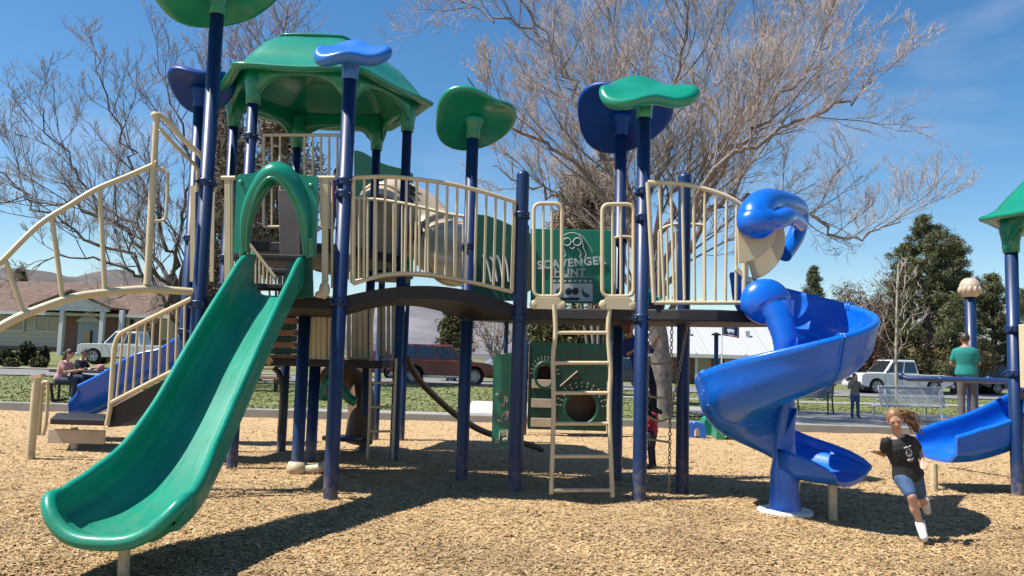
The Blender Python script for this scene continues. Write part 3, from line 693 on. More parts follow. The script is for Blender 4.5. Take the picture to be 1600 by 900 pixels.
# ---- spiral slide
def spiral():
    c = V(XY(1226, 600, 8.42)); n = 150; a0, a1 = 106., -312.
    col = MB(); col.lathe([(.17, .0), (.165, .02), (.15, .2), (.15, .4), (.12, .55), (.1, .8), (.1, 2.2)], (c.x, c.y, 0), 24)
    vs = []; path = []
    def section(i):
        t = i / n; ang = rad(lerp(a0, a1, t))
        tt = smooth01(t / .12) ; z = lerp(2.1, .4, t ** .95)
        k = 1 + .0 * t
        drop = smooth01((t - .82) / .18)
        ho = lerp(.45, .27, drop); hi = lerp(.12, .42, smooth01((t - .72) / .13)) * lerp(1, .62, smooth01((t - .84) / .16))
        R = .83; r0 = lerp(.08, -.17, smooth01((t - .74) / .12))
        prof = [(r0, hi), (r0 + .03, hi * .45), (r0 + .14, .0), (lerp(r0, R, .5), -.02), (R - .17, .03), (R - .04, .17), (R + .01, ho * .7), (R + .02, ho)]
        inner = [(p.x, p.y) for p in catmull([(a, b, 0) for a, b in prof], 3)]
        rim = [(R + .035, ho + .03), (R + .075, ho + .03), (R + .095, ho), (R + .08, ho - .05)]
        outer = [(a + .04 * min(1, (a - r0) / .3 - .35), b - .045) for a, b in reversed(inner[3:-2])]
        rim0 = [(r0 - .01, hi - .05), (r0 - .02, hi)]
        return ang, z, inner + rim + outer + rim0
    m = None
    ang, z, pr = section(0); m = len(pr); d = V((math.cos(ang), math.sin(ang), 0)); tan = V((math.sin(ang), -math.cos(ang), 0))
    for s in (.1, .05): vs += [V((c.x, c.y, z)) + d * a - tan * s + V((0, 0, b)) for a, b in pr]
    for i in range(n + 1):
        ang, z, pr = section(i); m = len(pr); d = V((math.cos(ang), math.sin(ang), 0))
        vs += [V((c.x, c.y, z)) + d * a + V((0, 0, b)) for a, b in pr]
    # straight run-out along the last tangent
    ang, z, pr = section(n); d = V((math.cos(ang), math.sin(ang), 0)); tan = V((math.sin(ang), -math.cos(ang), 0))
    for j, s in enumerate((.18, .36, .5, .58)):
        f = (.88, .72, .52, .3)[j]
        vs += [V((c.x, c.y, z - .04 * s)) + d * a + tan * s + V((0, 0, b * (f if b > 0 else 1))) for a, b in pr]
    k = n + 1 + 6
    fs = [(i * m + j, i * m + (j + 1) % m, (i + 1) * m + (j + 1) % m, (i + 1) * m + j) for i in range(k - 1) for j in range(m)]
    b = MB(); b.add(vs, fs, 0, True); b.add(vs[:m], [tuple(range(m))]); b.add(vs[-m:], [tuple(range(m - 1, -1, -1))])
    for t_ in (.2, .43, .66):       # moulded flanges where the sections are bolted together
        ang, z, pr = section(int(t_ * n)); d = V((math.cos(ang), math.sin(ang), 0)); q_ = [V((c.x, c.y, z)) + d * a + V((0, 0, b_)) for a, b_ in pr]
        half = q_[len(q_) // 2 - 2:-2]; b.tube(half, .016, 6); tn = V((math.sin(ang), -math.cos(ang), 0)); b.tube([p_ + tn * .04 for p_ in half], .013, 6)
        for k_ in range(1, len(half) - 1, 3): b.ball(half[k_] + tn * .02 + d * .012, .017, n=8)
    o = b.build('spiral_slide', M['blue_slide'], play); o['label'] = 'bright blue spiral slide winding down round a column'
    col.build('column', M['blue'], o)
    f = MB(); f.lathe([(.001, .03), (.27, .03), (.28, .015), (.27, -.05)], (c.x, c.y, 0), 28); f.build('foot_ring', M['white'], o)
    l = MB(); p = P(1301, 757, 8.25); l.tube([p, (p.x, p.y, -.1)], .045, 12); l.build('leg', M['cream'], o)
    # swollen blue cheek at the entrance, running into the column
    ck = MB(); q = P(1196, 467, 8.55)
    ck.ball(q - V((0, 0, .03)), (.27, .17, .25), n=24)
    ck.tube(catmull([P(1206, 478, 8.5), P(1218, 500, 8.42), P(1228, 540, 8.36), (c.x, c.y, 1.3)], 8), [.2, .19, .18, .17, .165, .16, .155, .15, .145, .14, .14, .135, .135, .13, .13, .13, .125, .125, .12, .12, .12, .12, .12, .12, .12], 18)
    ck.build('entrance_cheek', M['blue'], o)
    # entrance hood: thick tube arch with round cream wings
    h = MB(); pts = catmull([P(1182, 352, 8.55), P(1180, 335, 8.6), P(1196, 318, 8.8), P(1225, 318, 9.1), P(1246, 326, 9.4), P(1250, 345, 9.5), P(1243, 370, 9.45), P(1224, 398, 9.3)], 6)
    rr = [lerp(.2, .1, smooth01(i / (len(pts) - 1) * 1.3)) for i in range(len(pts))]
    h.tube(pts, rr, 20); h.ball(P(1183, 348, 8.5), (.22, .16, .18), n=22)
    h.tube(catmull([P(1180, 330, 8.5), P(1205, 345, 8.5), P(1232, 338, 8.8), P(1250, 350, 9.2)], 6), [.11] * 12 + [.09] * 7, 16)
    h.build('entrance_hood', M['blue'], o, fix=True)
    for cx, cy, R0, Y, a_, b_ in ((1152, 348, 64, 8.62, -88, 6), (1160, 372, 68, 8.95, -75, 40)):
        w = MB(); cp = P(cx, cy, Y); sc = Y / FPX
        pts = [cp] + [cp + V((R0 * sc * math.cos(rad(t)), 0, R0 * sc * math.sin(rad(t)))) for t in frange(a_, b_, 16)]
        w.extrude(pts, (0, .03, 0)); w.build('cream_wing', M['cream'], o, bev=.006, fix=True)
spiral()
# ---- beige tube slide behind the bridge
def tube_slide():
    path = catmull([P(588, 350, 12.9), P(598, 336, 13.4), P(618, 326, 13.7), P(650, 340, 13.8), P(674, 368, 13.7), P(690, 388, 13.5), P(712, 396, 13.0), P(750, 404, 12.2), P(795, 410, 11.1)], 6)
    b = MB(); b.tube(path, [.5 + .02 * (i % 12 in (0, 11)) for i in range(len(path))], 30)
    for i in (8, 24, 36):
        d_ = (path[i + 1] - path[i]).normalized() * .03; b.tube([path[i] - d_, path[i], path[i] + d_], [.53, .555, .53], 30)
    o = b.build('tube_tunnel', M['tan'], play); o['label'] = 'beige ribbed crawl tube behind the bridge railings'
    for i0, n_ in ((12, 4), (28, 4)):
        for j in range(n_):
            for s_ in (.2, .45, .75):
                k = i0 + j; d_ = (path[k + 1] - path[k]).normalized(); r_v = d_.cross(V((0, 0, 1))).normalized(); u_v = r_v.cross(d_)
                t_ = -s_ * 1.3 + PI * 1.0 ; q_ = path[k] + (r_v * (1 if r_v.y < 0 else -1) * math.cos(.9 - s_) + u_v * math.sin(.9 - s_)) * .505
                MB().beam(q_ - d_ * .05, q_ + d_ * .05 + V((0, 0, .04)), .03, .05).build('vent_slot', M['black'], o)
tube_slide()
# lower brown tube and green rider below the bridge
b = MB(); b.tube(catmull([P(500, 600, 13), P(530, 580, 13), P(556, 600, 13), P(566, 640, 12.8), P(560, 690, 12.6)]), [.16, .2, .22, .24, .24, .24, .24, .24, .24] + [.22] * 16, 20)
b.build('tube_tunnel', M['brown'], play)['label'] = 'dark brown tube under the low deck'
b = MB(); b.tube(catmull([P(502, 625, 12.2), P(512, 596, 12.2), P(530, 604, 12.1), P(545, 622, 12.1), P(556, 628, 12.1)]), .075, 12); b.ball(P(511, 606, 12.2), (.1, .08, .2)); b.build('green_rider', M['green'], play)
b = MB(); b.lathe([(.001, .02), (.3, .02), (.31, 0), (.3, -.03)], P(535, 684, 12.3), 24); b.build('stepping_disc', M['post'], play)
b = MB(); b.tube(catmull([P(636, 560, 11.6), P(652, 590, 11.8), P(680, 620, 12.2), P(715, 650, 12.7), P(760, 676, 13.1), P(836, 698, 13.4), P(845, 705, 13.4)]), .05, 10); b.build('slide_pole', M['brown'], play)['label'] = 'curved brown slide pole'
# ---- panels between the bridge and the ladder deck
def panel_between(pts, Y, m, d=.04, name='panel', label=None, par=None):
    o = MB().extrude([P(x, y, Y) for x, y in pts], (0, d, 0)).build(name, m, par or play, bev=.008, fix=True)
    if label: o['label'] = label
    return o
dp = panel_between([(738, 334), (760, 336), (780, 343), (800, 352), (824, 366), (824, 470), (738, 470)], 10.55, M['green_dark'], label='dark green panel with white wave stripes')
b = MB()
for k in range(4): b.tube(catmull([P(754 + 11 * k, 402 - 3 * abs(k - 1), 10.53), P(762 + 10 * k, 412, 10.53), P(768 + 9 * k, 440, 10.53)]), .017, 6)
b.build('white_stripe', M['white_print'], dp)
sg = panel_between([(829, 357), (893, 358), (955, 360), (955, 474), (829, 474)], 10.6, M['sign_green'], name='sign', label='green scavenger hunt sign with a line drawing')
YS = 10.585
def text(s_, px, py, h, Y, material, parent, name='lettering', rot=0, bold=.0045):
    cu = bpy.data.curves.new(name, 'FONT'); cu.body = s_; cu.align_x = 'CENTER'; cu.align_y = 'CENTER'; cu.size = h * Y / FPX * 1.38; cu.extrude = .003; cu.space_character = 1.12; cu.offset = bold
    t = bpy.data.objects.new('t', cu); COL.objects.link(t); bpy.context.view_layer.update()
    me = bpy.data.meshes.new_from_object(t.evaluated_get(bpy.context.evaluated_depsgraph_get())); bpy.data.objects.remove(t); me.name = name
    me.materials.clear(); me.materials.append(material)
    o = bpy.data.objects.new(name, me); COL.objects.link(o); o.matrix_basis = Matrix.Translation(P(px, py, Y)) @ Matrix.Rotation(rot, 4, 'Y') @ Matrix.Rotation(rad(90), 4, 'X')
    attach(o, parent); return o
text('SCAVENGER', 893, 411, 13, YS, M['white_print'], sg, rot=rad(-6)); text('HUNT', 890, 426, 12, YS, M['white_print'], sg)
b = MB()
for cx in (886, 902): b.tube([P(cx + 6 * math.cos(t), 378 + 6 * math.sin(t), YS) for t in frange(0, 2 * PI, 14)[:-1]], .008, 6, closed=True)
b.tube([P(892, 378, YS), P(896, 378, YS)], .008, 6)
for ln in ([(878, 392), (876, 376), (884, 366), (898, 364), (908, 372), (912, 388)], [(904, 365), (914, 374), (926, 394)], [(882, 390), (884, 398), (880, 402)], [(902, 388), (908, 396), (906, 402)], [(912, 388), (916, 398), (914, 402)], [(890, 386), (894, 389), (898, 386)]):
    b.tube(catmull([P(x, y, YS) for x, y in ln], 4), .006, 6)
b.build('line_drawing', M['white_print'], sg)
b = MB(); b.tube([P(862, 433, YS), P(926, 433, YS)], .006, 6); [b.beam(P(x, 439, YS), P(x + 5, 439, YS), .006, .03) for x in range(864, 926, 8)]
b.build('small_print', M['white_print'], sg)
wp = MB().extrude([P(862, 443, YS), P(926, 443, YS), P(926, 471, YS), P(862, 471, YS)], (0, .008, 0)).build('white_label', M['white_print'], sg, fix=True)
b = MB(); b.extrude(catmull([P(910, 449, YS - .004), P(913, 456, YS - .004), P(921, 461, YS - .004), P(918, 465, YS - .004), P(911, 462, YS - .004), P(909, 455, YS - .004)], 3), (0, .006, 0)); b.build('leaf_emblem', M['green_dark'], wp, fix=True)
b = MB(); [b.ball(P(x, 455, YS), (.05, .01, .05), n=12) for x in (874, 888, 899)]; b.beam(P(868, 467, YS), P(905, 467, YS), .012, .04); b.build('dark_emblem', M['dark_print'], wp)
# chain climbing net
def net():
    b = MB(); Y = 9.45
    def chain(p, q):
        n = int((q - p).length / .045)
        for i in range(n):
            c = lerp(p, q, (i + .5) / n); d = (q - p).normalized(); u = d.cross(V((0, 1, 0) if i % 2 else (1, .3, 0))).normalized()
            b.tube([c + d * .027 * math.cos(t) + u * .016 * math.sin(t) for t in frange(0, 2 * PI, 8)[:-1]], .0065, 5, closed=True)
    l, r = P(1014, 498, Y), P(1050, 498, Y); l2, r2 = P(1008, 760, Y), P(1045, 768, Y)
    chain(l, l2); chain(r, r2); chain(P(1076, 498, Y), P(1046, 660, Y))
    for t, dy in ((.27, 0), (.46, .02), (.58, .05), (.72, 0)): 
        a, c = lerp(l, l2, t), lerp(r, r2, t); b.tube(catmull([a, lerp(a, c, .5) - V((0, 0, dy)), c]), .015, 6)
    b.build('chain_net', M['chain'], play)
net()
# music panel hung below the deck
mp = MB().extrude(rounded([P(771, 556, 10.4), P(812, 548, 10.4), P(806, 692, 10.4), P(768, 702, 10.4)], .04), (0, .04, 0)).build('music_panel', M['green'], play, fix=True); mp['label'] = 'green panel with cream music notes'
def note(x, y, s, two=False):
    Y = 10.39; b = MB()
    b.ball(P(x, y, Y), (.045 * s, .008, .035 * s), n=10); b.tube([P(x + 3.5 * s, y, Y), P(x + 4.5 * s, y - 16 * s, Y)], .012 * s, 6)
    if two: b.ball(P(x + 13 * s, y - 3, Y), (.045 * s, .008, .035 * s), n=10); b.tube([P(x + 16.5 * s, y - 3, Y), P(x + 17.5 * s, y - 19 * s, Y)], .012 * s, 6); b.beam(P(x + 4.5 * s, y - 15 * s, Y), P(x + 17.5 * s, y - 18 * s, Y), .012, .045 * s); b.beam(P(x + 4.5 * s, y - 10 * s, Y), P(x + 17.5 * s, y - 13 * s, Y), .012, .025 * s)
    else: b.tube(catmull([P(x + 4.5 * s, y - 16 * s, Y), P(x + 9 * s, y - 11 * s, Y), P(x + 8 * s, y - 6 * s, Y)], 4), .013 * s, 6)
    b.build('music_note', M['cream_print'], mp)
note(778, 617, .7); note(785, 633, .85); note(781, 657, .75, True); note(777, 690, .95, True)
for q_ in ([P(790, 552, 10.42), P(792, 495, 10.42)], [P(808, 680, 10.42), P(806, 770, 10.42)]): MB().tube(q_, .03).build('panel_post', M['post'], mp)
# arched climber on the left
def yl(px): return lerp(7.5, 8.75, (px + 60) / 370)
def pl(pts): return catmull([P(x, y, yl(x)) for x, y in pts])
b = MB(); b.tube(pl([(-60, 556), (-20, 524), (20, 500), (60, 483), (110, 466), (150, 459), (225, 452), (300, 456), (318, 458)]), .042, 12)
arch = b.build('arch_climber', M['cream'], play); arch['label'] = 'cream arched climbing rail on the left'
b = MB(); b.tube(pl([(-60, 470), (-20, 426), (4, 407), (60, 352), (110, 320), (150, 296), (200, 275), (241, 257)]), .029, 10); b.tube([P(243, 255, 8.5), P(243, 255, 8.5) + V((.01, 0, 0))], .03)
for a, z in (((8, 405), (38, 492)), ((81, 340), (98, 468)), ((156, 295), (164, 457))): b.tube(pl([a, z]), .024, 10)
b.build('handrail', M['cream'], arch)
b = MB(); b.tube(pl([(245, 178), (238, 300), (230, 445)]), [.033] * 6 + [.036] * 6 + [.04], 12); b.ball(P(243, 181, yl(243)), (.05, .06, .04))
b.build('upright', M['cream'], arch)
b = MB(); b.tube(catmull([P(238, 178, 8.5), P(256, 184, 8.6), P(285, 216, 8.7), P(316, 246, 8.8), P(318, 262, 8.8)]), .03, 10)
b.tube(catmull([P(250, 201, 8.5), P(280, 234, 8.8), P(306, 260, 9.2), P(309, 275, 9.25), P(308, 300, 9.3)]), .022, 10)
b.tube(catmull([P(246, 263, 8.55), P(258, 266, 8.6), P(262, 276, 8.6), P(260, 330, 8.6), P(256, 343, 8.6), P(242, 346, 8.55)]), .017, 8)
b.build('hand_grip', M['cream'], arch)
# transfer platform and stairs on the left
tp = MB().prism([XY(78, 660, 11.6), XY(166, 660, 11.6), XY(166, 660, 12.6), XY(88, 660, 12.6)], .38, .47).build('transfer_platform', M['deck'], play, bev=.015)
b = MB(); b.box(P(120, 682, 11.75), (.82, .05, .2)); b.beam(P(116, 668, 11.8), P(116, 706, 11.8), .08, .08, up=(0, 1, 0)); b.build('fascia', M['tan'], tp, bev=.01)
b = MB(); b.tube([P(58, 590, 10.8), P(47, 718, 10.8)], .055, 14); b.beam(P(54, 590, 10.8) - V((.04, 0, 0)), P(68, 587, 10.8), .11, .05); b.tube([P(66, 600, 11), P(60, 680, 11)], .03, 10)
b.tube(catmull([P(64, 602, 11), P(70, 597, 11), P(75, 604, 11), P(72, 660, 11), P(67, 680, 11)]), .024, 10); b.build('grab_post', M['cream'], play, bev=.008)
def stair_rail():
    T = [P(172, 640, 11.0), P(178, 545, 11.0), P(186, 524, 11.0), P(210, 510, 10.9), P(274, 479, 10.7), P(300, 466, 10.6)]
    b = MB(); b.tube([P(167, 664, 11.0), P(172, 640, 11.0)] + catmull(T[1:], 4), .033, 10); bot = [P(172, 630, 11.0), P(242, 594, 10.8), P(300, 565, 10.6)]; b.tube(bot, .03, 10)
    tp_ = T[2:]
    for i in range(9): b.tube([along(tp_, (i + .6) / 9.5), along(bot, (i + .75) / 9.7)], .017, 8)
    return b.build('stair_railing', M['cream'], play)
stair_rail()
b = MB()
for i in range(6):
    t = i / 5; p = P(lerp(172, 300, t), lerp(652, 572, t), lerp(11.2, 10.85, t)); b.box((p.x + .1, p.y + .35, p.z), (.32, .8, .06))
b.extrude([P(168, 640, 11.05), P(300, 570, 10.65), P(300, 600, 10.65), P(215, 664, 10.95), P(168, 668, 11.05)], (0, .04, 0))
b.build('stair', M['deck'], play, bev=.008, fix=True)
# blue wave slide behind the stairs
bs, _, _ = straight_slide(play, [(-4.3, 13.4, 1.75), (-4.9, 13.35, 1.5), (-5.5, 13.3, 1.12), (-5.95, 13.25, .98), (-6.35, 13.2, .66), (-6.75, 13.15, .44), (-7.02, 13.1, .4)], [.3] * 7, [.45, .45, .42, .42, .46, .46, .2], M['blue'], 'slide', 'blue wave slide behind the stairs', [.03] * 7)

# ================================================================== second structure at the right edge
play2 = empty('playground_structure', (8.2, 10.8, 0), label='smaller playground structure cut off at the edge, green roof corner above a blue slide', cat='playground structure')
c2 = XY(1583, 500, 9.95)
P2 = (c2[0] + HR * math.cos(rad(-20)), c2[1] + HR * math.sin(rad(-20)))
pz = [(P2[0] + HR * math.cos(rad(160 + 60 * i)), P2[1] + HR * math.sin(rad(160 + 60 * i))) for i in range(6)]
zr2 = P(1560, 352, 9.95).z + .08
for i, p in enumerate(pz): post(play2, *p, zr2 - .3, r=.075, collars=(2.05, 1.5) if i == 0 else ())
o = roof(play2, P2, zr2, 1.56, M['green'], rot=-20)
deck(play2, pz, 1.3)
b = MB(); q0 = V(pz[0]); q1 = V(pz[1]); q5 = V(pz[5])
for a, z in ((q0, q1), ):
    d = (z - a).normalized(); n2 = V((d.y, -d.x)); pts = []
    b.extrude([V((*(a + d * .12), 1.32)), V((*(z - d * .12), 1.32)), V((*(z - d * .12), 2.1)), V((*(a + d * .12), 2.1))], (n2.x * .04, n2.y * .04, 0))
b.build('panel', M['cream'], play2, bev=.01, fix=True)
sl2, sp2, _ = straight_slide(play2, [(8.5, 10.6, 1.5), (8.05, 10.55, 1.42), (7.5, 10.5, 1.14), (6.95, 10.45, .86), (6.35, 10.4, .58), (5.85, 10.36, .43), (5.5, 10.34, .4)], [.36, .36, .36, .36, .37, .38, .38], [.42, .4, .36, .36, .36, .36, .28], M['blue_slide'], 'slide', 'blue open slide ending behind the running girl', [.03] * 7)
b = MB(); p = P(1459, 725, 10.45); b.tube([p, (p.x, p.y, -.1)], .045, 12); b.build('leg', M['cream'], sl2)
b = MB(); b.tube([P(1408, 588, 12.5), P(1420, 592, 12.4), P(1500, 593, 11.6), P(1582, 596, 10.2)], .04, 12); b.ball(P(1408, 588, 12.5), .06); [b.ball(P(x, 593, y), .055) for x, y in ((1470, 11.9), (1511, 11.5), (1545, 10.9))]
b.build('overhead_bar', M['post'], play2)
# spinner post with a tan globe and the low deck the man stands on
gp = empty('play_post', (P(1516, 600, 17.2).x, 17.2, 0), label='tall blue play post topped by a tan ribbed globe, low dark step at its foot', cat='play post')
x, y = XY(1518, 560, 17.2); zt = P(1515, 460, 17.2).z
MB().lathe([(.11, -.1), (.11, zt), (.05, zt + .01)], (x, y, 0), 20).build('post', M['post'], gp)
b = MB(); b.lathe([(.01, .34), (.1, .33), (.16, .28), (.2, .2), (.215, .11), (.2, .03), (.16, -.05), (.12, -.08)], (x, y, zt + .02), 24)
for k in range(12):
    t = k * PI / 6; b.ball((x + .2 * math.cos(t), y + .2 * math.sin(t), zt + .09), (.04, .04, .08), n=8)
b.build('globe', M['tan'], gp)
b = MB(); b.lathe([(.001, .5), (.62, .5), (.64, .48), (.62, .42), (.3, .4), (.28, -.1)], (x + .05, y - 1.0, 0), 28); b.build('step', M['deck'], gp)

# ================================================================== green maze wall and stepping pods
mw = empty('climbing_wall', (P(890, 680, 16.3).x, 16.3, 0), label='dark green perforated climbing wall with tan stripes and a round crawl hole, behind the ladder', cat='climbing wall')
Yw = 16.3
def wall():
    x0, x1 = P(826, 600, Yw).x, P(948, 600, Yw).x; z0, z1 = P(890, 672, Yw).z, P(890, 536, Yw).z; W = x1 - x0; Hh = z1 - z0
    holes = [((.68, .26), .21, .19), ((.2, .62), .12, .14)]
    nx, nz = 96, 96; vs = []; fs = []
    def inside(u, w):
        for (cx, cz), rx, rz in holes:
            if ((u - cx) / rx) ** 2 + ((w - cz) / rz) ** 2 < 1: return True
        return False
    b = MB(); t = .06
    g = {}
    for j in range(nz + 1):
        for i in range(nx + 1): vs.append((x0 + W * i / nx, Yw, z0 + Hh * j / nz))
    def rib(u, w):
        # curved slot rows
        f = w * 13 - 5 * (u - .2) ** 2 * (1 if u > .2 else 0) * 1.2 + u * 2.2
        return u > .3 and (f % 1) < .36 and ((u * 42 + .5 * int(f)) % 1) < .6 and .05 < w < .95 and u < .95 and not any(((u - cx) / (rx + .1)) ** 2 + ((w - cz) / (rz + .1)) ** 2 < 1 for (cx, cz), rx, rz in holes)
    for j in range(nz):
        for i in range(nx):
            u, w = (i + .5) / nx, (j + .5) / nz
            if inside(u, w) or rib(u, w): continue
            k = j * (nx + 1) + i; fs.append((k, k + 1, k + nx + 2, k + nx + 1))
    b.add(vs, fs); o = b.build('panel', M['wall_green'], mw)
    md = o.modifiers.new('thick', 'SOLIDIFY'); md.thickness = t; md.offset = 0
    back = MB(); back.box(((x0 + x1) / 2, Yw + .5, (z0 + z1) / 2), (W, .05, Hh)); back.build('back_panel', M['brown'], mw, bev=.01)
    c = MB()
    for w0 in (.54, .32, .1): c.box((x0 + W * .17, Yw - .05, z0 + Hh * (w0 - .02)), (W * .26, .03, Hh * .1))
    c.beam((x0 + W * .4, Yw - .045, z0 + Hh * .5), (x0 + W * .62, Yw - .045, z0 + Hh * .68), .02, Hh * .07, up=(0, 1, 0))
    c.build('tan_stripe', M['tan'], mw, bev=.008)
    for (cx, cz), rx, rz in holes:
        r = MB(); r.tube([(x0 + W * (cx + rx * 1.03 * math.cos(a)), Yw - .03, z0 + Hh * (cz + rz * 1.03 * math.sin(a))) for a in frange(0, 2 * PI, 28)[:-1]], .045, 10, closed=True)
        r.build('hole_rim', M['wall_green'], mw)
        q = MB()
        for a in frange(.1, PI - .1, 12):
            for f in (1.22, 1.45): q.beam((x0 + W * (cx + rx * f * math.cos(a)), Yw - .036, z0 + Hh * (cz + rz * f * math.sin(a))), (x0 + W * (cx + rx * (f + .13) * math.cos(a)), Yw - .036, z0 + Hh * (cz + rz * (f + .13) * math.sin(a))), .02, .03, up=(0, 1, 0))
        q.build('ray_slots', M['tan'], mw)
        tn = MB(); tn.lathe([(W * rx, 0), (W * rx, .48)], (x0 + W * cx, Yw, z0 + Hh * cz), 24, R=Matrix.Rotation(rad(-90), 3, 'X')); tn.build('crawl_tunnel', M['brown'], mw)
    for x in (x0 - .08, x1 + .08):
        MB().lathe([(.06, -.1), (.06, z1 + .05), (.001, z1 + .06)], (x, Yw, 0), 14).build('post', M['post'], mw)
wall()
def pod(px, py, Y, m, label, w=.5):
    x, y = XY(px, py, Y); z = chips_z(x, y); e = empty('stepping_pod', (x, y, z), label=label, cat='stepping pod', group='plastic stepping pods on the wood chips')
    b = MB(); k = w / 2; b.sweep([(x, y - k * .9, z), (x, y + k * .9, z)], [(V((1, 0, 0)), V((0, 0, 1)))] * 2, [(-k * 1.08, 0), (-k * .3, 0), (-k * .28, .13), (-k * .15, .2), (k * .15, .2), (k * .28, .13), (k * .3, 0), (k * 1.08, 0), (k * 1.0, w * .62), (k * .85, w * .78), (k * .55, w * .84), (-k * .55, w * .84), (-k * .85, w * .78), (-k * 1.0, w * .62)], smooth=False)
    b.build('body', M[m], e, bev=.03)
    b = MB(); b.lathe([(.001, .02), (k * .45, .018), (k * .5, 0)], (x, y, z + w * .84), 18); b.build('tread', M[m], e)
pod(1086, 684, 16.5, 'blue', 'blue plastic stepping pod with an arched hole, beside two green ones', .36)
pod(1114, 682, 17.2, 'green', 'rear green plastic stepping pod beside the blue pod', .46); pod(1134, 687, 16.4, 'green', 'front green plastic stepping pod with an arched hole under the spiral slide', .46)
# ================================================================== trees
class Seg:
    """collects tapering limbs of one crown in numpy-friendly lists"""
    def __init__(s): s.v = []; s.q = []; s.n = 0
    def limb(s, pts, rs, n):
        k = len(pts); u = None; base = s.n
        for i in range(k):
            d = (pts[min(i + 1, k - 1)] - pts[max(i - 1, 0)])
            if d.length < 1e-9: d = V((0, 0, 1))
            d.normalize()
            if u is None: u = d.orthogonal().normalized()
            u = (u - d * u.dot(d)).normalized(); w = d.cross(u)
            for j in range(n):
                t = 2 * PI * j / n; p = pts[i] + (u * math.cos(t) + w * math.sin(t)) * rs[i]; s.v.append((p.x, p.y, p.z))
        for i in range(k - 1):
            for j in range(n):
                s.q.append((base + i * n + j, base + i * n + (j + 1) % n, base + (i + 1) * n + (j + 1) % n, base + (i + 1) * n + j))
        s.n += k * n
    def build(s, name, m, parent, smooth=True):
        o = np_mesh(name, np.array(s.v), np.array(s.q), m, parent)
        o.data.polygons.foreach_set('use_smooth', [smooth] * len(s.q)); return o
def rvec(r): return V((r.gauss(0, 1), r.gauss(0, 1), r.gauss(0, 1)))
def bare_tree(name, label, base, trunk_pts, trunk_r, limbs, seed, cat='tree', twig='twig', bark='bark', dens=1.0, group=None, levels=3, lift=.16, twig_r=.008, tl=.5, env=None, limb_r=.5, grav=0.0):
    """trunk_pts: world points up the trunk; limbs: [(start share of trunk, [world points])] the main limbs; finer branching is grown from them"""
    r = random.Random(seed); root = empty(name, base, label=label, cat=cat, group=group)
    T = Seg(); Bq = Seg(); W = Seg()
    tp = catmull(trunk_pts, 5); T.limb(tp, [lerp(trunk_r, trunk_r * .62, i / (len(tp) - 1)) * (1 + (.35 if i == 0 else 0)) for i in range(len(tp))], 14)
    def ok(p): return env is None or env(p)
    def grow(p, d, L, rr, lev):
        n = 4 if lev > 1 else 3; pts = [p]; step = L / n
        for i in range(n):
            d = (d + rvec(r) * .16 + V((0, 0, lift * (.5 if lev else 1) - grav * .1))).normalized(); pts.append(pts[-1] + d * step)
        rs = [lerp(rr, rr * .45, i / n) for i in range(n + 1)]
        (Bq if lev > 1 else W).limb(pts, rs, 5 if lev > 1 else 3)
        if lev == 0: return
        nk = {3: 9, 2: 8, 1: 8}[lev]; nk = max(2, int(nk * dens + r.random()))
        for k in range(nk):
            t = lerp(.2, 1, (k + r.random()) / nk); q = along(pts, t)
            if not ok(q): continue
            ax = (pts[-1] - pts[0]).normalized(); o = rvec(r); o = (o - ax * o.dot(ax)).normalized()
            a = r.uniform(.45, .95); dd = (ax * math.cos(a) + o * math.sin(a) + V((0, 0, .22))).normalized()
            l2 = {3: .5, 2: .5, 1: tl}[lev] * L * r.uniform(.65, 1.15) * (1.15 - .4 * t)
            grow(q, dd, l2, max(rr * (1 - .5 * t) * .42, twig_r * (1.6 if lev > 1 else 1)), lev - 1)
    for st, pts in limbs:
        p = catmull([along(tp, st)] + pts, 5); L = sum((p[i + 1] - p[i]).length for i in range(len(p) - 1)); r0 = trunk_r * limb_r
        p = [q + rvec(r) * .012 * L * (0 < i < len(p) - 1) for i, q in enumerate(p)]
        Bq.limb(p, [lerp(r0, r0 * .16, i / (len(p) - 1)) for i in range(len(p))], 8)
        m = int(11 * dens * max(1, L / 5))
        for k in range(m):
            t = lerp(.15, 1, (k + r.random()) / m); q = along(p, t); ax = (along(p, min(1, t + .1)) - along(p, max(0, t - .1))).normalized()
            o = rvec(r); o = (o - ax * o.dot(ax)).normalized(); a = r.uniform(.4, .95)
            dd = (ax * math.cos(a) + o * math.sin(a) + V((0, 0, .25))).normalized()
            grow(q, dd, L * .36 * r.uniform(.55, 1.1) * (1.15 - .5 * t), r0 * (1 - .8 * t) * .38 + twig_r, levels)
    T.build('trunk', M[bark], root); Bq.build('branches', M[bark], root); W.build('twigs', M[twig], root)
    return root
def at(px, py, Y): return P(px, py, Y)
def gp(px, Y): p = P(px, 560, Y); return V((p.x, Y, land_z(p.x, Y)))
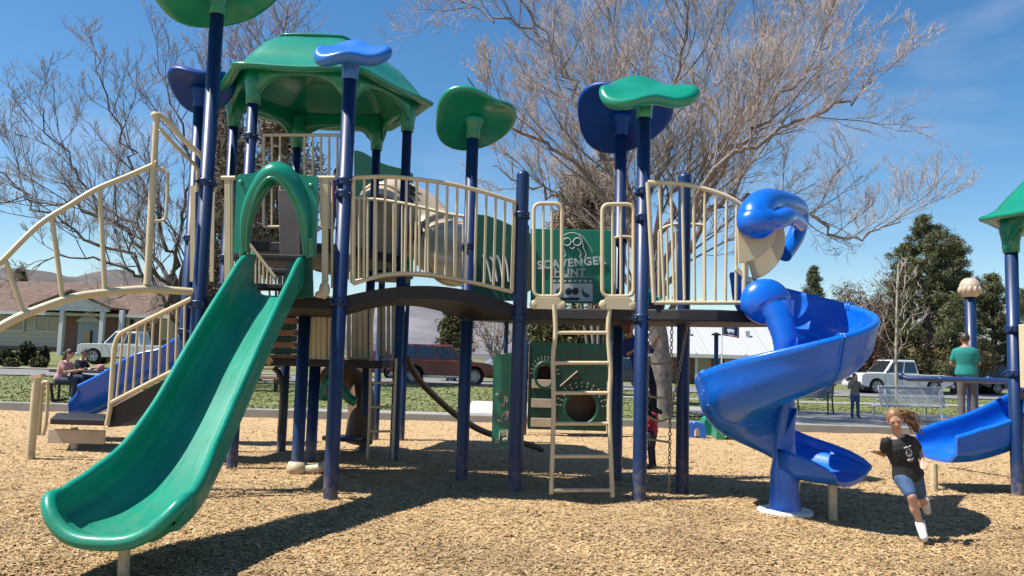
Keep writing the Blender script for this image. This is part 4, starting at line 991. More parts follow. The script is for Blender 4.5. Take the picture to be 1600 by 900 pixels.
# the big cottonwood behind the ladder deck
Yb = 21.5; g0 = gp(1036, Yb)
bare_tree('cottonwood_tree', 'huge bare spreading tree standing behind the spiral slide end of the big structure', g0,
    [g0 - V((0, 0, .2)), at(1034, 600, Yb), at(1030, 530, Yb), at(1020, 470, Yb), at(1015, 420, Yb)], .3,
    [(.7, [at(985, 330, 21), at(950, 240, 20.5), at(900, 150, 20), at(850, 60, 20), at(800, -30, 20)]),
     (.8, [at(990, 300, 22), at(975, 180, 22.5), at(960, 80, 23), at(940, -60, 23)]),
     (.9, [at(1030, 320, 21), at(1045, 200, 21), at(1060, 90, 20.5), at(1075, -60, 20)]),
     (.95, [at(1050, 330, 22.5), at(1085, 220, 23), at(1110, 110, 23.5), at(1150, -40, 24)]),
     (.75, [at(1080, 360, 21), at(1140, 260, 20.5), at(1210, 170, 20), at(1280, 100, 20), at(1310, 20, 20)]),
     (.7, [at(1090, 330, 22), at(1160, 190, 23), at(1220, 90, 24), at(1260, -40, 24)]),
     (.6, [at(1110, 330, 22), at(1190, 310, 22), at(1270, 345, 22), at(1350, 370, 22), at(1400, 340, 22)]),
     (.85, [at(960, 330, 20.5), at(880, 240, 20), at(800, 190, 20), at(730, 120, 20)]),
     (.6, [at(940, 380, 22), at(880, 310, 22), at(820, 290, 22), at(770, 260, 22)]),
     (.8, [at(930, 200, 24), at(860, 90, 25), at(780, 30, 25), at(700, 0, 25)]),
     (.9, [at(1120, 260, 19.5), at(1200, 220, 19), at(1290, 170, 19), at(1350, 140, 19)])], 11, twig_r=.0042, dens=.84, twig='twig', bark='bark', limb_r=.3)
# bare trees on the left
Yl = 30.; g0 = gp(296, Yl)
bare_tree('bare_tree', 'wide bare tree behind the cream arched climber, branches arching far to the left', g0,
    [g0 - V((0, 0, .2)), at(290, 540, Yl), at(280, 480, Yl), at(266, 430, Yl)], .34,
    [(.7, [at(230, 400, 29), at(180, 350, 28), at(110, 318, 28), at(40, 318, 28), at(-60, 330, 28)]),
     (.9, [at(262, 380, 30), at(235, 300, 30), at(195, 220, 30), at(165, 130, 30), at(150, 80, 30)]),
     (.8, [at(220, 370, 31), at(140, 300, 32), at(90, 220, 32), at(60, 160, 32)]),
     (.9, [at(285, 350, 30), at(300, 260, 30), at(270, 160, 30), at(240, 90, 30)]),
     (.8, [at(300, 380, 29), at(330, 300, 29), at(350, 220, 29)]),
     (.5, [at(240, 450, 28), at(190, 420, 27), at(120, 400, 27), at(50, 420, 27)]),
     (.6, [at(200, 400, 32), at(100, 350, 33), at(10, 280, 33), at(-60, 230, 33)])], 5, twig_r=.006, dens=.66, twig='twig_dark', bark='bark_dark', limb_r=.25)
Yt = 36.; g0 = gp(400, Yt)
bare_tree('bare_tree', 'tall reddish bare tree showing above the green hexagonal roof', g0,
    [g0 - V((0, 0, .2)), at(398, 520, Yt), at(400, 400, Yt), at(402, 300, Yt)], .3,
    [(.9, [at(415, 200, Yt), at(430, 110, Yt), at(440, 30, Yt), at(445, -50, Yt)]), (.8, [at(370, 220, Yt), at(345, 130, Yt), at(330, 40, Yt)]), (.85, [at(440, 190, 35), at(400, 90, 35), at(380, 10, 35)]),
     (.8, [at(450, 230, 36), at(480, 160, 36), at(500, 100, 36)]), (.7, [at(350, 300, 35), at(320, 220, 35), at(300, 130, 35)])], 8, twig_r=.007, dens=.6, twig='twig_red', bark='bark', limb_r=.35)
# brown, densely twigged trees behind the roof posts
def dense_bush(name, label, cat, base, blobs, seed, m, n, leaf=(.03, .16), twig='twig', stems=True, group=None):
    """dense crown of small pieces filling several soft-edged clumps round real stems"""
    r = random.Random(seed); root = empty(name, base, label=label, cat=cat, group=group); cs = []
    g = np.random.default_rng(seed)
    for c, rx, ry, rz, wt in blobs:
        k = int(n * wt); d = g.normal(size=(k, 3)); d /= np.linalg.norm(d, axis=1)[:, None]
        rr = g.random(k) ** .45 * (1 + .22 * np.sin(d[:, 0] * 7 + seed) * np.sin(d[:, 2] * 9 + seed * 2) + .12 * np.sin(d[:, 1] * 17))
        p = d * rr[:, None] * np.array([rx, ry, rz]) + np.array(c)
        # clumpiness
        q = np.sin(p[:, 0] * 5 / rx + seed) * np.sin(p[:, 1] * 5 / ry + 1) * np.sin(p[:, 2] * 6 / rz + 2)
        cs.append(p[q > -.32])
    cs = np.concatenate(cs); vs, q = scatter_quads(cs, leaf[0] * g.uniform(.6, 1.3, len(cs)), leaf[1] * g.uniform(.5, 1.3, len(cs)))
    np_mesh('crown', vs, q, m, root)
    T = Seg(); b0 = V(base) - V((0, 0, .1))
    for c, rx, ry, rz, wt in blobs:
        for k in range(3):
            e = V(c) + V((r.uniform(-.5, .5) * rx, r.uniform(-.5, .5) * ry, r.uniform(-.1, .8) * rz)); mid = lerp(b0, e, .5) + V((r.uniform(-.15, .15), 0, .1))
            p = catmull([b0, mid, e], 5); T.limb(p, [lerp(.06 + .02 * rz, .012, i / (len(p) - 1)) for i in range(len(p))], 6)
    T.build('trunk', M['bark'], root); return root
L_brown = island_mat('dry_brown_leaf', [(.1, .065, .04), (.19, .135, .085), (.27, .2, .13), (.14, .1, .06), (.33, .26, .18)])
L_tan = island_mat('dry_tan_twig_leaf', [(.17, .125, .09), (.28, .21, .15), (.38, .3, .225), (.22, .165, .12), (.46, .37, .29)])
L_olive = island_mat('olive_leaf', [(.045, .05, .02), (.1, .1, .04), (.16, .15, .06), (.07, .075, .03), (.22, .19, .09)])
L_dark = island_mat('dark_evergreen_leaf', [(.012, .022, .01), (.03, .045, .02), (.05, .065, .028), (.02, .03, .015)])
L_pine = island_mat('pine_needle', [(.045, .06, .025), (.09, .105, .045), (.15, .155, .07), (.23, .22, .11), (.085, .095, .045)])
L_gold = island_mat('golden_twig_leaf', [(.14, .105, .05), (.24, .19, .09), (.33, .27, .15), (.18, .14, .07)])
L_red = island_mat('reddish_shrub_leaf', [(.09, .05, .035), (.16, .09, .06), (.22, .13, .09), (.12, .08, .05)])
def blob(px, py, Y, w, h, wt=1.): s = Y / FPX; return (tuple(P(px, py, Y)), w * s / 2, w * s / 2, h * s / 2, wt)
dense_bush('tree', 'brown dense leafed tree behind the left posts of the hexagonal roof', 'tree', gp(352, 33), [blob(352, 210, 33, 60, 150), blob(345, 330, 33, 80, 190), blob(365, 270, 33, 60, 160), blob(335, 440, 33, 60, 120, .6)], 3, L_tan, 4500, (.05, .22))
dense_bush('tree', 'brown dense leafed tree seen through the railing under the roof', 'tree', gp(440, 34), [blob(440, 205, 34, 70, 90), blob(450, 290, 34, 120, 160, 1.3), blob(420, 380, 34, 110, 120)], 4, L_tan, 4500, (.05, .22))
dense_bush('tree', 'ball of dense brown twigs in the middle of the huge bare tree', 'tree', gp(935, 27), [blob(925, 300, 27, 110, 110), blob(900, 350, 27, 80, 70), blob(960, 330, 27, 90, 90), blob(935, 420, 27, 60, 140, .4)], 6, L_tan, 5500, (.03, .24))
dense_bush('bush', 'broad olive evergreen bush behind the cream ladder', 'bush', gp(890, 33), [blob(860, 525, 33, 90, 90), blob(900, 520, 33, 110, 100), blob(940, 530, 33, 80, 90)], 7, L_olive, 6000, (.05, .16))
dense_bush('evergreen_tree', 'rounded evergreen tree beside the maroon car', 'tree', gp(712, 44), [blob(712, 530, 44, 60, 90), blob(716, 500, 44, 46, 60), blob(705, 560, 44, 60, 60)], 8, L_olive, 5000, (.06, .2))
bare_tree('bare_bush', 'pale bare branching bush right of the maroon car', gp(775, 40), [gp(775, 40), at(775, 560, 40), at(775, 545, 40)], .1,
    [(.5 + .05 * i, [at(775 + dx * .5, 535 - abs(dx) * .1, 40), at(775 + dx, py, 40 + i % 3 - 1)]) for i, (dx, py) in enumerate(((-38, 520), (-22, 495), (-5, 488), (15, 492), (34, 505), (45, 530), (-45, 545), (40, 550)))], 12, 'bush', dens=.7, levels=2, twig_r=.014, bark='bark_pale', twig='twig')
# shrubs in front of the brick house
for px, Y, w, h, lab in ((42, 51, 26, 34, 'round dark shrub in front of the cream siding'), (68, 51, 16, 26, 'narrow dark shrub beside the white porch column'), (10, 51, 34, 22, 'low dark hedge shrub at the left frame edge'), (62, 47, 24, 14, 'low green garden bush by the driveway'), (18, 46, 22, 12, 'low green garden bush nearest the road on the left')):
    g = gp(px, Y); sc = Y / FPX
    dense_bush('shrub', lab, 'shrub', g, [((g.x, g.y, g.z + h * sc / 2), w * sc / 2, w * sc / 2, h * sc / 2 + .1, 1)], int(px + Y), L_dark if Y > 50 else L_olive, 2600, (.06, .16), group='shrubs before the brick house')
# pines on the right
def pine(label, base, Htot, wid, seed, n_wh=26, gap=.15, m=None, name='pine_tree'):
    r = random.Random(seed); g = np.random.default_rng(seed); root = empty(name, base, label=label, cat='tree')
    T = Seg(); T.limb([base - V((0, 0, .2)), base + V((.1, 0, Htot * .5)), base + V((0, 0, Htot))], [.26, .17, .03], 10)
    Bn = Seg(); cs = []
    for k in range(n_wh):
        t = lerp(gap, 1, (k / n_wh) ** .9); z = Htot * t; L = wid * (1 - t) ** .62 * (.75 + .25 * math.sin(k * 1.7 + seed)) * (1 if t > gap + .12 else .75) + .15
        for j in range(5):
            a = r.uniform(0, 2 * PI); l = L * r.uniform(.55, 1.15); p0 = base + V((0, 0, z)); e = p0 + V((math.cos(a) * l, math.sin(a) * l, l * r.uniform(.05, .5)))
            mid = lerp(p0, e, .55) - V((0, 0, .08 * l)); pts = catmull([p0, mid, e], 4); Bn.limb(pts, [lerp(.05, .012, i / (len(pts) - 1)) for i in range(len(pts))], 5)
            for q in range(int(4 + 4.5 * l)):
                s_ = r.uniform(.42, 1.02); c = along(pts, min(1, s_)) + rvec(r) * .07; k2 = 26
                cs.append(np.array(c) + g.normal(size=(k2, 3)) * np.array([.115, .115, .1]) * (1 + .15 * l))
    cs = np.concatenate(cs); vs, q = scatter_quads(cs, .035 * g.uniform(.6, 1.4, len(cs)), .2 * g.uniform(.5, 1.3, len(cs)))
    T.build('trunk', M['bark_dark'], root); Bn.build('branches', M['bark_dark'], root); np_mesh('needles', vs, q, m or L_pine, root)
def top_h(px, py, Y, g): return P(px, py, Y).z - g.z
g = gp(1450, 50); pine('tallest dark pine tree with an uneven crown on the right', g, top_h(1450, 338, 50, g), 4.7, 2, 26, .12)
g = gp(1418, 54); pine('dark pine tree growing just left of the tallest pine', g, top_h(1410, 378, 54, g), 3.4, 5, 22, .16)
g = gp(1490, 52); pine('dark pine tree just right of the tallest pine', g, top_h(1492, 366, 52, g), 3.5, 9, 21, .16)
g = gp(1552, 55); pine('shorter dark pine tree behind the man in the teal shirt', g, top_h(1552, 428, 55, g), 3.4, 14, 22, .1)
g = gp(1604, 58); pine('dark pine tree at the right frame edge behind the cream panel', g, top_h(1604, 450, 58, g), 2.2, 21, 20, .1)
g = gp(1272, 75); pine('small distant spire shaped evergreen above the blue spiral slide', g, top_h(1273, 414, 75, g), 1.7, 24, 24, .1)
g = gp(20, 75); pine('dark evergreen beside the brick house roof at the left frame edge', g, top_h(22, 418, 75, g), 2.0, 31, 20, .1)
# reddish thicket and pale slender birch
for px, py, w, h, Y, lab in ((1350, 520, 70, 130, 49, 'reddish brown thicket left of the slender pale tree'), (1385, 500, 70, 150, 52, 'reddish brown thicket behind the slender pale tree'), (1325, 480, 60, 90, 60, 'brown leafless thicket behind the spiral slide')):
    g = gp(px, Y); dense_bush('thicket', lab, 'bush', g, [blob(px, py, Y, w, h), blob(px + 10, py + 50, Y, w, h * .6), blob(px - 15, py + 20, Y, w * .7, h * .7)], int(px + Y), L_red if w == 70 else L_brown, 3000, (.04, .26), group='bare reddish thickets by the parked pickup')
for px, py, w, h, Y, lab in ((1440, 560, 80, 60, 50, 'golden green undergrowth below the tallest pine'), (1510, 555, 70, 60, 49, 'golden green undergrowth beside the man in the teal shirt')):
    g = gp(px, Y); dense_bush('shrub', lab, 'shrub', g, [blob(px, py, Y, w, h), blob(px + 18, py + 10, Y, w * .8, h * .8)], int(px), L_gold, 3500, (.05, .2))
g = gp(1400, 40)
bare_tree('slender_tree', 'slender pale barked bare tree in front of the white pickup', g, [g - V((0, 0, .1)), at(1400, 560, 40), at(1401, 500, 40), at(1402, 455, 40), at(1404, 412, 40)], .075,
    [(.25 + .065 * i, [at(1400 + s * w * .5, y - 12, 40), at(1400 + s * w, y - 30, 40 + s)]) for i, (s, w, y) in enumerate(((-1, 40, 540), (1, 42, 530), (-1, 48, 515), (1, 45, 505), (-1, 44, 490), (1, 40, 480), (-1, 36, 465), (1, 30, 455), (-1, 24, 440), (1, 18, 432)))], 33, dens=.5, levels=1, twig_r=.011, bark='bark_pale', twig='twig', limb_r=.4)
# ================================================================== houses
M['brick'] = pattern_mat('red_brick', 'brick', (.28, .115, .07), (.22, .085, .05), 4.0, size=(.9, .3))
M['siding'] = pattern_mat('cream_siding', 'wave', (.62, .58, .48), (.4, .37, .3), 1.1)
M['shingle'] = mat('brown_roof_shingle', (.15, .095, .07), .9, .35, 3, .6, 9, detail=8)
M['metal_roof'] = pattern_mat('white_ribbed_roof', 'ribs', (.52, .53, .55), (.4, .41, .43), 1.2, .5)
M['door'] = mat('pale_blue_door', (.42, .5, .6), .5, .05, 3)
M['grey_roof'] = mat('grey_roof_shingle', (.16, .16, .165), .9, .2, 4)
def part(mb, name, m, parent, bev=0.0): return mb.build(name, M[m] if isinstance(m, str) else m, parent, bev=bev)
def gable(x0, x1, y0, y1, ze, zr, over=.5, th=.15):
    b = MB(); ym = (y0 + y1) / 2; sl = (zr - ze) / (ym - y0)
    pts = [(y0 - over, ze - over * sl), (ym, zr), (y1 + over, ze - over * sl), (y1 + over, ze - over * sl + th), (ym, zr + th * 1.2), (y0 - over, ze - over * sl + th)]
    return b.extrude([V((x0 - over, y, z)) for y, z in pts], (x1 - x0 + 2 * over, 0, 0))
def window(b_root, x0, x1, z0, z1, y, label=None, mull=1):
    f = MB(); t = .08
    for p, q in (((x0, z0), (x1, z0)), ((x0, z1), (x1, z1)), ((x0, z0), (x0, z1)), ((x1, z0), (x1, z1))): f.beam((p[0], y, p[1]), (q[0], y, q[1]), .07, t, up=(0, 1, 0) if p[0] == q[0] else (0, 0, 1))
    for i in range(mull): xm = lerp(x0, x1, (i + 1) / (mull + 1)); f.beam((xm, y, z0), (xm, y, z1), .05, .05, up=(0, 1, 0))
    o = part(f, 'window', 'white', b_root); g = MB(); g.box(((x0 + x1) / 2, y + .02, (z0 + z1) / 2), (x1 - x0, .03, z1 - z0)); part(g, 'pane', 'glass', o); return o
def brick_house():
    Y = 58.; zb = 1.05; hx = lambda px: P(px, 540, Y).x
    root = empty('brick_house', (hx(150), Y, zb), label='long low brick and cream siding house with a brown roof and white porch columns', cat='house')
    x0, xm, x1 = hx(-160), hx(100), hx(310); ze = P(100, 484, Y).z; zr = P(150, 448, Y + 5).z
    b = MB(); b.box(((xm + x1) / 2, Y + 4, (zb + ze) / 2 - .3), (x1 - xm, 8, ze - zb + .6)); part(b, 'brick_wall', 'brick', root)
    b = MB(); b.box(((x0 + xm) / 2 - .01, Y + 4.15, (zb + ze) / 2 - .3), (xm - x0, 8, ze - zb + .6)); part(b, 'siding_wall', 'siding', root)
    b = MB(); b.box(((x0 + xm) / 2, Y + .12, zb + .1), (xm - x0 - .05, .1, .55)); part(b, 'brick_plinth', 'brick', root)
    part(gable(x0, x1, Y, Y + 8, ze, zr, .9), 'roof', 'shingle', root)
    f = MB(); f.box(((x0 + x1) / 2, Y - .96, ze - .36), (x1 - x0 + 1.8, .05, .22)); part(f, 'fascia', 'white', root)
    # porch
    pc = hx(136); pw = 2.6; zp = P(136, 475, Y - 2.2).z
    b = MB(); b.extrude([V((pc - pw, Y - 2.4, ze + .05)), V((pc + pw, Y - 2.4, ze + .05)), V((pc, Y - 2.4, zp + .75))], (0, .1, 0)); part(b, 'porch_gable', 'white', root)
    b = MB(); sl = .75
    for s in (-1, 1): b.extrude([V((pc + s * (pw + .3), Y - 2.6, ze - .02)), V((pc, Y - 2.6, zp + .85)), V((pc, Y - 2.6, zp + 1.0)), V((pc + s * (pw + .3), Y - 2.6, ze + .13))], (0, 5, 0))
    part(b, 'porch_roof', 'shingle', root)
    b = MB(); b.box((pc, Y - 2.3, ze - .06), (pw * 2, .2, .2)); part(b, 'porch_beam', 'white', root)
    for px in (95, 158, 188):
        b = MB(); x = P(px, 540, Y - 2.2).x; b.box((x, Y - 2.25, (zb + ze) / 2 - .2), (.3, .3, ze - zb + .3)); part(b, 'porch_column', 'white', root, .03)
    b = MB(); dx = hx(137); b.box((dx, Y - .05, zb + 1.15), (1.5, .1, 2.3)); d = part(b, 'door', 'door', root, .02); b = MB(); b.box((dx, Y - .12, zb + 1.0), (.7, .04, 1.3)); part(b, 'door_pane', 'glass', d)
    b = MB(); b.extrude([V((dx - .95, Y - .14, zb + 2.3)), V((dx + .95, Y - .14, zb + 2.3)), V((dx + .5, Y - .14, zb + 2.62)), V((dx, Y - .14, zb + 2.85)), V((dx - .5, Y - .14, zb + 2.62))], (0, .08, 0)); part(b, 'door_crown', 'white', d)
    for a, c in ((52, 92), (2, 34), (-60, -20)): window(root, hx(a), hx(c), zb + 1.5, zb + 2.75, Y + .06)
    for a, c in ((196, 222), (250, 285)): window(root, hx(a), hx(c), zb + 1.2, zb + 2.6, Y - .04)
    for px in (88,): pass
brick_house()
def right_house():
    Y = 58.; hx = lambda px: P(px, 580, Y).x; zb = land_z(hx(1140), Y) - .1
    root = empty('house', (hx(1140), Y, zb), label='low brick house with a broad white ribbed roof and porch posts behind the spiral slide', cat='house')
    x0, x1 = hx(1020), hx(1232); ze = P(1140, 548, Y - 1.2).z; zr = P(1140, 507, Y + 5).z
    b = MB(); b.box(((x0 + x1) / 2, Y + 4.5, (zb + ze) / 2), (x1 - x0, 9, ze - zb)); part(b, 'wall', 'brick', root)
    rf = gable(x0, x1, Y, Y + 9, ze, zr, 1.2); sl = (zr - ze) / 4.5
    for i in range(28):
        x = lerp(x0 - 1.1, x1 + 1.1, i / 27); rf.beam((x, Y - 1.15, ze - 1.15 * sl + .19), (x, Y + 4.4, zr + .19), .05, .06)
    for x in (x0 + 3, x1 - 2.4): rf.box((x, Y + 2, ze + 2 * sl + .35), (.3, .3, .5))
    part(rf, 'roof', 'metal_roof', root)
    f = MB(); f.box(((x0 + x1) / 2, Y - 1.25, ze - .42), (x1 - x0 + 2.4, .06, .26)); part(f, 'fascia', 'white', root)
    for px in (1088, 1127, 1165, 1205): b = MB(); b.box((P(px, 580, Y - 1.1).x, Y - 1.05, (zb + ze) / 2 - .2), (.16, .16, ze - zb)); part(b, 'porch_post', 'white', root)
    for a, c in ((1133, 1150), (1155, 1180), (1186, 1215)): window(root, hx(a), hx(c), zb + .5, zb + 2.1, Y - .05)
    b = MB(); b.box((hx(1100), Y - .06, zb + 1.0), (1.0, .1, 2.0)); part(b, 'door', 'tan', root, .02)
right_house()
def far_house():
    Y = 74.; hx = lambda px: P(px, 580, Y).x; zb = 0
    root = empty('house', (hx(1290), Y, zb), label='small far white garage with a grey roof between the spiral slide and the pickup', cat='house')
    ze = P(1290, 572, Y).z; zr = P(1290, 548, Y).z
    b = MB(); b.box(((hx(1255) + hx(1325)) / 2, Y + 3, (zb + ze) / 2), (hx(1325) - hx(1255), 6, ze - zb + .2)); part(b, 'wall', 'white', root)
    part(gable(hx(1255), hx(1325), Y, Y + 6, ze, zr, .4), 'roof', 'grey_roof', root)
    b = MB(); b.box((hx(1300), Y - .04, zb + 1), (2.2, .08, 2)); part(b, 'garage_door', 'white', root, .01)
far_house()
# flag on a pole and the capped dark post by the right house
Yf = 40.; g = gp(1120, Yf); fl = empty('flag_pole', g, label='white pole with a red bordered blue flag in front of the white roof', cat='flag')
pz0 = P(1128, 505, Yf); MB().tube([(pz0.x, Yf, g.z - .1), (pz0.x, Yf, pz0.z + .15)], .03, 8).build('pole', M['white'], fl)
M['flag_blue'] = mat('flag_blue', (.02, .045, .22), .8, .1, 6); M['flag_red'] = mat('flag_red', (.45, .04, .04), .8, .1, 6)
b = MB(); x0, z1 = pz0.x + .03, pz0.z; fw, fh = .85, .6
def flag_sheet(u0, u1, w0, w1, dy, m):
    vs = []; n = 8
    for i in range(n + 1):
        u = lerp(u0, u1, i / n); yy = .06 * math.sin(u * 7); dz = -.13 * u
        for dd in (-dy, dy): vs += [(x0 + fw * u, Yf + yy + dd, z1 - fh * w0 + dz), (x0 + fw * u, Yf + yy + dd, z1 - fh * w1 + dz)]
    fs = []
    for i in range(n):
        a = i * 4; c = a + 4; fs += [(a, a + 1, c + 1, c), (a + 2, c + 2, c + 3, a + 3), (a, c, c + 2, a + 2), (a + 1, a + 3, c + 3, c + 1)]
    fs += [(0, 2, 3, 1), (n * 4, n * 4 + 1, n * 4 + 3, n * 4 + 2)]
    b.add(vs, fs, m)
flag_sheet(0, 1, 0, 1, .004, 0); flag_sheet(.06, .94, .09, .91, .008, 1); flag_sheet(.1, .9, .15, .85, .012, 2)
flag_sheet(.3, .68, .38, .6, .016, 1); flag_sheet(.34, .42, .6, .7, .016, 1); flag_sheet(.58, .64, .6, .7, .016, 1); flag_sheet(.24, .36, .44, .62, .018, 1)
b.build('flag', [M['flag_red'], M['white'], M['flag_blue']], fl)
Yp = 26.; g = gp(1119, Yp); lp = empty('lamp_post', g, label='dark blue post with a flat conical cap behind the spiral slide', cat='lamp post')
zt = P(1119, 524, Yp).z; MB().lathe([(.07, -.1), (.07, zt - g.z), (.05, zt - g.z + .02)], g, 14).build('post', M['post'], lp); MB().lathe([(.02, 0), (.16, .0), (.15, .04), (.02, .1), (.001, .1)], (g.x, g.y, zt), 18).build('cap', M['black'], lp)
# ================================================================== vehicles (built nose along +x round their own base)
def paint(name, col, rough=.3): return mat(name, col, rough, .05, 2, coat=.6)
def vehicle(name, label, cat, loc, rz, body_m, kind, seed=0):
    root = empty(name, loc, rz, label=label, cat=cat, local=True)
    if kind == 'pickup': L, W, H_, wb, wr, fo = 5.9, 1.95, 1.98, 3.65, .40, .98
    elif kind == 'suv': L, W, H_, wb, wr, fo = 5.0, 1.96, 1.86, 2.87, .385, .95
    else: L, W, H_, wb, wr, fo = 4.7, 1.85, 1.55, 2.8, .34, .92
    xf = L / 2; xr = -L / 2; ax1 = xf - fo; ax2 = ax1 - wb; zs = .36
    belt = {'pickup': 1.16, 'suv': 1.12, 'car': .95}[kind]; hood = {'pickup': 1.2, 'suv': 1.1, 'car': .92}[kind]
    def arch(ax): return [(ax + (wr + .09) * math.cos(t), wr + (wr + .09) * math.sin(t)) for t in frange(-.12, PI + .12, 12)]
    if kind == 'pickup': top = [(xr, .62), (xr + .02, 1.1), (xr + .06, 1.14), (xf - 1.55, belt + .02), (xf - 1.3, hood), (xf - .2, hood - .05), (xf - .03, hood - .14), (xf, .75), (xf - .02, .5)]
    elif kind == 'suv': top = [(xr + .02, .55), (xr, .8), (xr + .1, belt + .0), (xf - 1.45, belt + .02), (xf - 1.2, hood), (xf - .3, hood - .07), (xf - .06, hood - .2), (xf, .7), (xf - .05, .45)]
    else: top = [(xr + .05, .5), (xr, .75), (xr + .1, belt), (xf - 1.4, belt), (xf - .3, hood - .12), (xf - .05, .68), (xf - .05, .4)]
    prof = top + [(ax1 + wr + .12, zs)] + arch(ax1)[1:-1] + [(ax1 - wr - .12, zs - .03), (ax2 + wr + .12, zs - .03)] + arch(ax2)[1:-1] + [(ax2 - wr - .12, zs)]
    b = MB(); b.extrude([V((x, -W / 2, z)) for x, z in prof], (0, W, 0)); body = b.build('body', body_m, root, bev=.05, fix=True)
    # cab / greenhouse
    c0, c1, c2, c3 = {'pickup': (xf - 1.45, xf - 2.15, xf - 3.55, xf - 3.72), 'suv': (xf - 1.35, xf - 2.05, xr + .55, xr + .16), 'car': (xf - 1.35, xf - 2.1, xr + 1.3, xr + .5)}[kind]
    wi = W / 2 - .05; wt = W / 2 - .22; zb_ = belt - .02
    vs = [(c0, -wi, zb_), (c3, -wi, zb_), (c3, wi, zb_), (c0, wi, zb_), (c1, -wt, H_), (c2, -wt, H_), (c2, wt, H_), (c1, wt, H_)]
    g = MB(); g.add(vs, [(3, 2, 1, 0), (4, 5, 6, 7), (0, 1, 5, 4), (1, 2, 6, 5), (2, 3, 7, 6), (3, 0, 4, 7)]); g.build('cab', body_m, root, bev=.05, fix=True)
    def quad_on(a, b_, c, d, push, nm='window'):
        q = MB(); pts = [V(a), V(b_), V(c), V(d)]; n = (pts[1] - pts[0]).cross(pts[3] - pts[0]).normalized()
        if n.dot(V(push)) < 0: n = -n
        q.extrude([p + n * .004 for p in pts], n * .012); q.build(nm, M['glass'], root)
    def bl(u, w, s):  # point on the side: u along, w up
        lo = V(vs[0]).lerp(V(vs[1]), u); hi = V(vs[4]).lerp(V(vs[5]), u); p = lo.lerp(hi, w); return (p.x, p.y * (1 if s < 0 else -1), p.z)
    cuts = {'pickup': ((.06, .5), (.55, .94)), 'suv': ((.05, .36), (.39, .66), (.69, .95)), 'car': ((.06, .46), (.5, .9))}[kind]
    for s in (-1, 1):
        for a, c in cuts: quad_on(bl(a, .12, s), bl(c, .12, s), bl(c, .86, s), bl(a, .86, s), (0, s, 0))
    ws = [V(vs[0]).lerp(V(vs[3]), .07), V(vs[0]).lerp(V(vs[3]), .93), V(vs[4]).lerp(V(vs[7]), .93), V(vs[4]).lerp(V(vs[7]), .07)]
    quad_on(ws[0].lerp(ws[3], .1), ws[1].lerp(ws[2], .1), ws[1].lerp(ws[2], .9), ws[0].lerp(ws[3], .9), (1, 0, .5), 'windscreen')
    rs = [V(vs[1]).lerp(V(vs[2]), .1), V(vs[1]).lerp(V(vs[2]), .9), V(vs[5]).lerp(V(vs[6]), .9), V(vs[5]).lerp(V(vs[6]), .1)]
    quad_on(rs[0].lerp(rs[3], .15), rs[1].lerp(rs[2], .15), rs[1].lerp(rs[2], .85), rs[0].lerp(rs[3], .85), (-1, 0, .3), 'rear_window')
    if kind == 'pickup':
        d = MB(); d.box(((xr + c3) / 2, 0, 1.12), (c3 - xr - .2, W - .3, .06)); d.build('load_bed', M['black'], root)
    for ax in (ax1, ax2):
        MB().lathe([(.001, -W / 2 + .25), (wr + .12, -W / 2 + .25), (wr + .12, W / 2 - .25), (.001, W / 2 - .25)], (ax, 0, wr + .01), 20, R=Matrix.Rotation(rad(90), 3, 'X')).build('wheel_well', M['black'], root)
        for s in (-1, 1):
            R = Matrix.Rotation(rad(90), 3, 'X'); t = MB(); y = s * (W / 2 - .12)
            t.lathe([(.6 * wr, -.11), (wr * .92, -.11), (wr, -.08), (wr, .08), (wr * .92, .11), (.6 * wr, .11)], (ax, y, wr), 26, R=R); w_ = t.build('wheel', M['rubber'], root)
            q = MB(); q.lathe([(.7 * wr, -.1), (.7 * wr, .1)], (ax, y, wr), 22, R=R)
            q.lathe([(.001, 0), (.62 * wr, 0)], (ax, y + s * .03, wr), 22, R=R)
            for k in range(6):
                a = k * PI / 3; q.beam((ax, y + s * .075, wr), (ax + .68 * wr * math.cos(a), y + s * .1, wr + .68 * wr * math.sin(a)), .03, .09, up=(0, 1, 0))
            q.lathe([(.64 * wr, .012 * s), (.74 * wr, 0.0)], (ax, y + s * .118, wr), 22, R=R); q.build('rim', M['rim'], w_)
    HL = mat('headlight_glass', (.7, .72, .74), .1, .05, 5) if 'headlight_glass' not in bpy.data.materials else bpy.data.materials['headlight_glass']
    TL = mat('tail_light', (.4, .01, .012), .2, .05, 5) if 'tail_light' not in bpy.data.materials else bpy.data.materials['tail_light']
    for s in (-1, 1):
        q = MB(); q.box((xf - .12, s * (W / 2 - .22), hood - .32), (.2, .42, .17)); q.build('headlight', HL, root, bev=.03)
        q = MB(); q.box((xr + .04, s * (W / 2 - .12), belt - .2), (.12, .25, .3)); q.build('tail_light', TL, root, bev=.02)
        q = MB(); q.ball((c0 - .12, s * (W / 2 + .12), belt + .1), (.06, .12, .09)); q.build('wing_mirror', body_m if kind != 'pickup' else M['black'], root)
    q = MB(); q.box((xf - .0, 0, .8), (.1, W - .8, .24)); q.build('grille', M['black'], root, bev=.02)
    for x, nm in ((xf + .02, 'bumper'), (xr - .02, 'bumper')):
        q = MB(); q.box((x, 0, .5), (.18, W - .08, .2)); q.build(nm, M['galv'] if kind == 'pickup' else M['black'], root, bev=.04)
    q = MB()
    q.box(((ax1 + ax2) / 2, 0, .34), (wb - .9, W + .02, .1)); q.build('sill', M['galv'] if kind == 'suv' else M['black'], root, bev=.02)
    for s in (-1, 1):
        for x in ((c0 + c3) / 2 + .35, c3 + .35):
            q = MB(); q.box((x, s * (W / 2 + .008), belt - .16), (.2, .03, .035)); q.build('door_handle', body_m, root)
    s_ = MB()
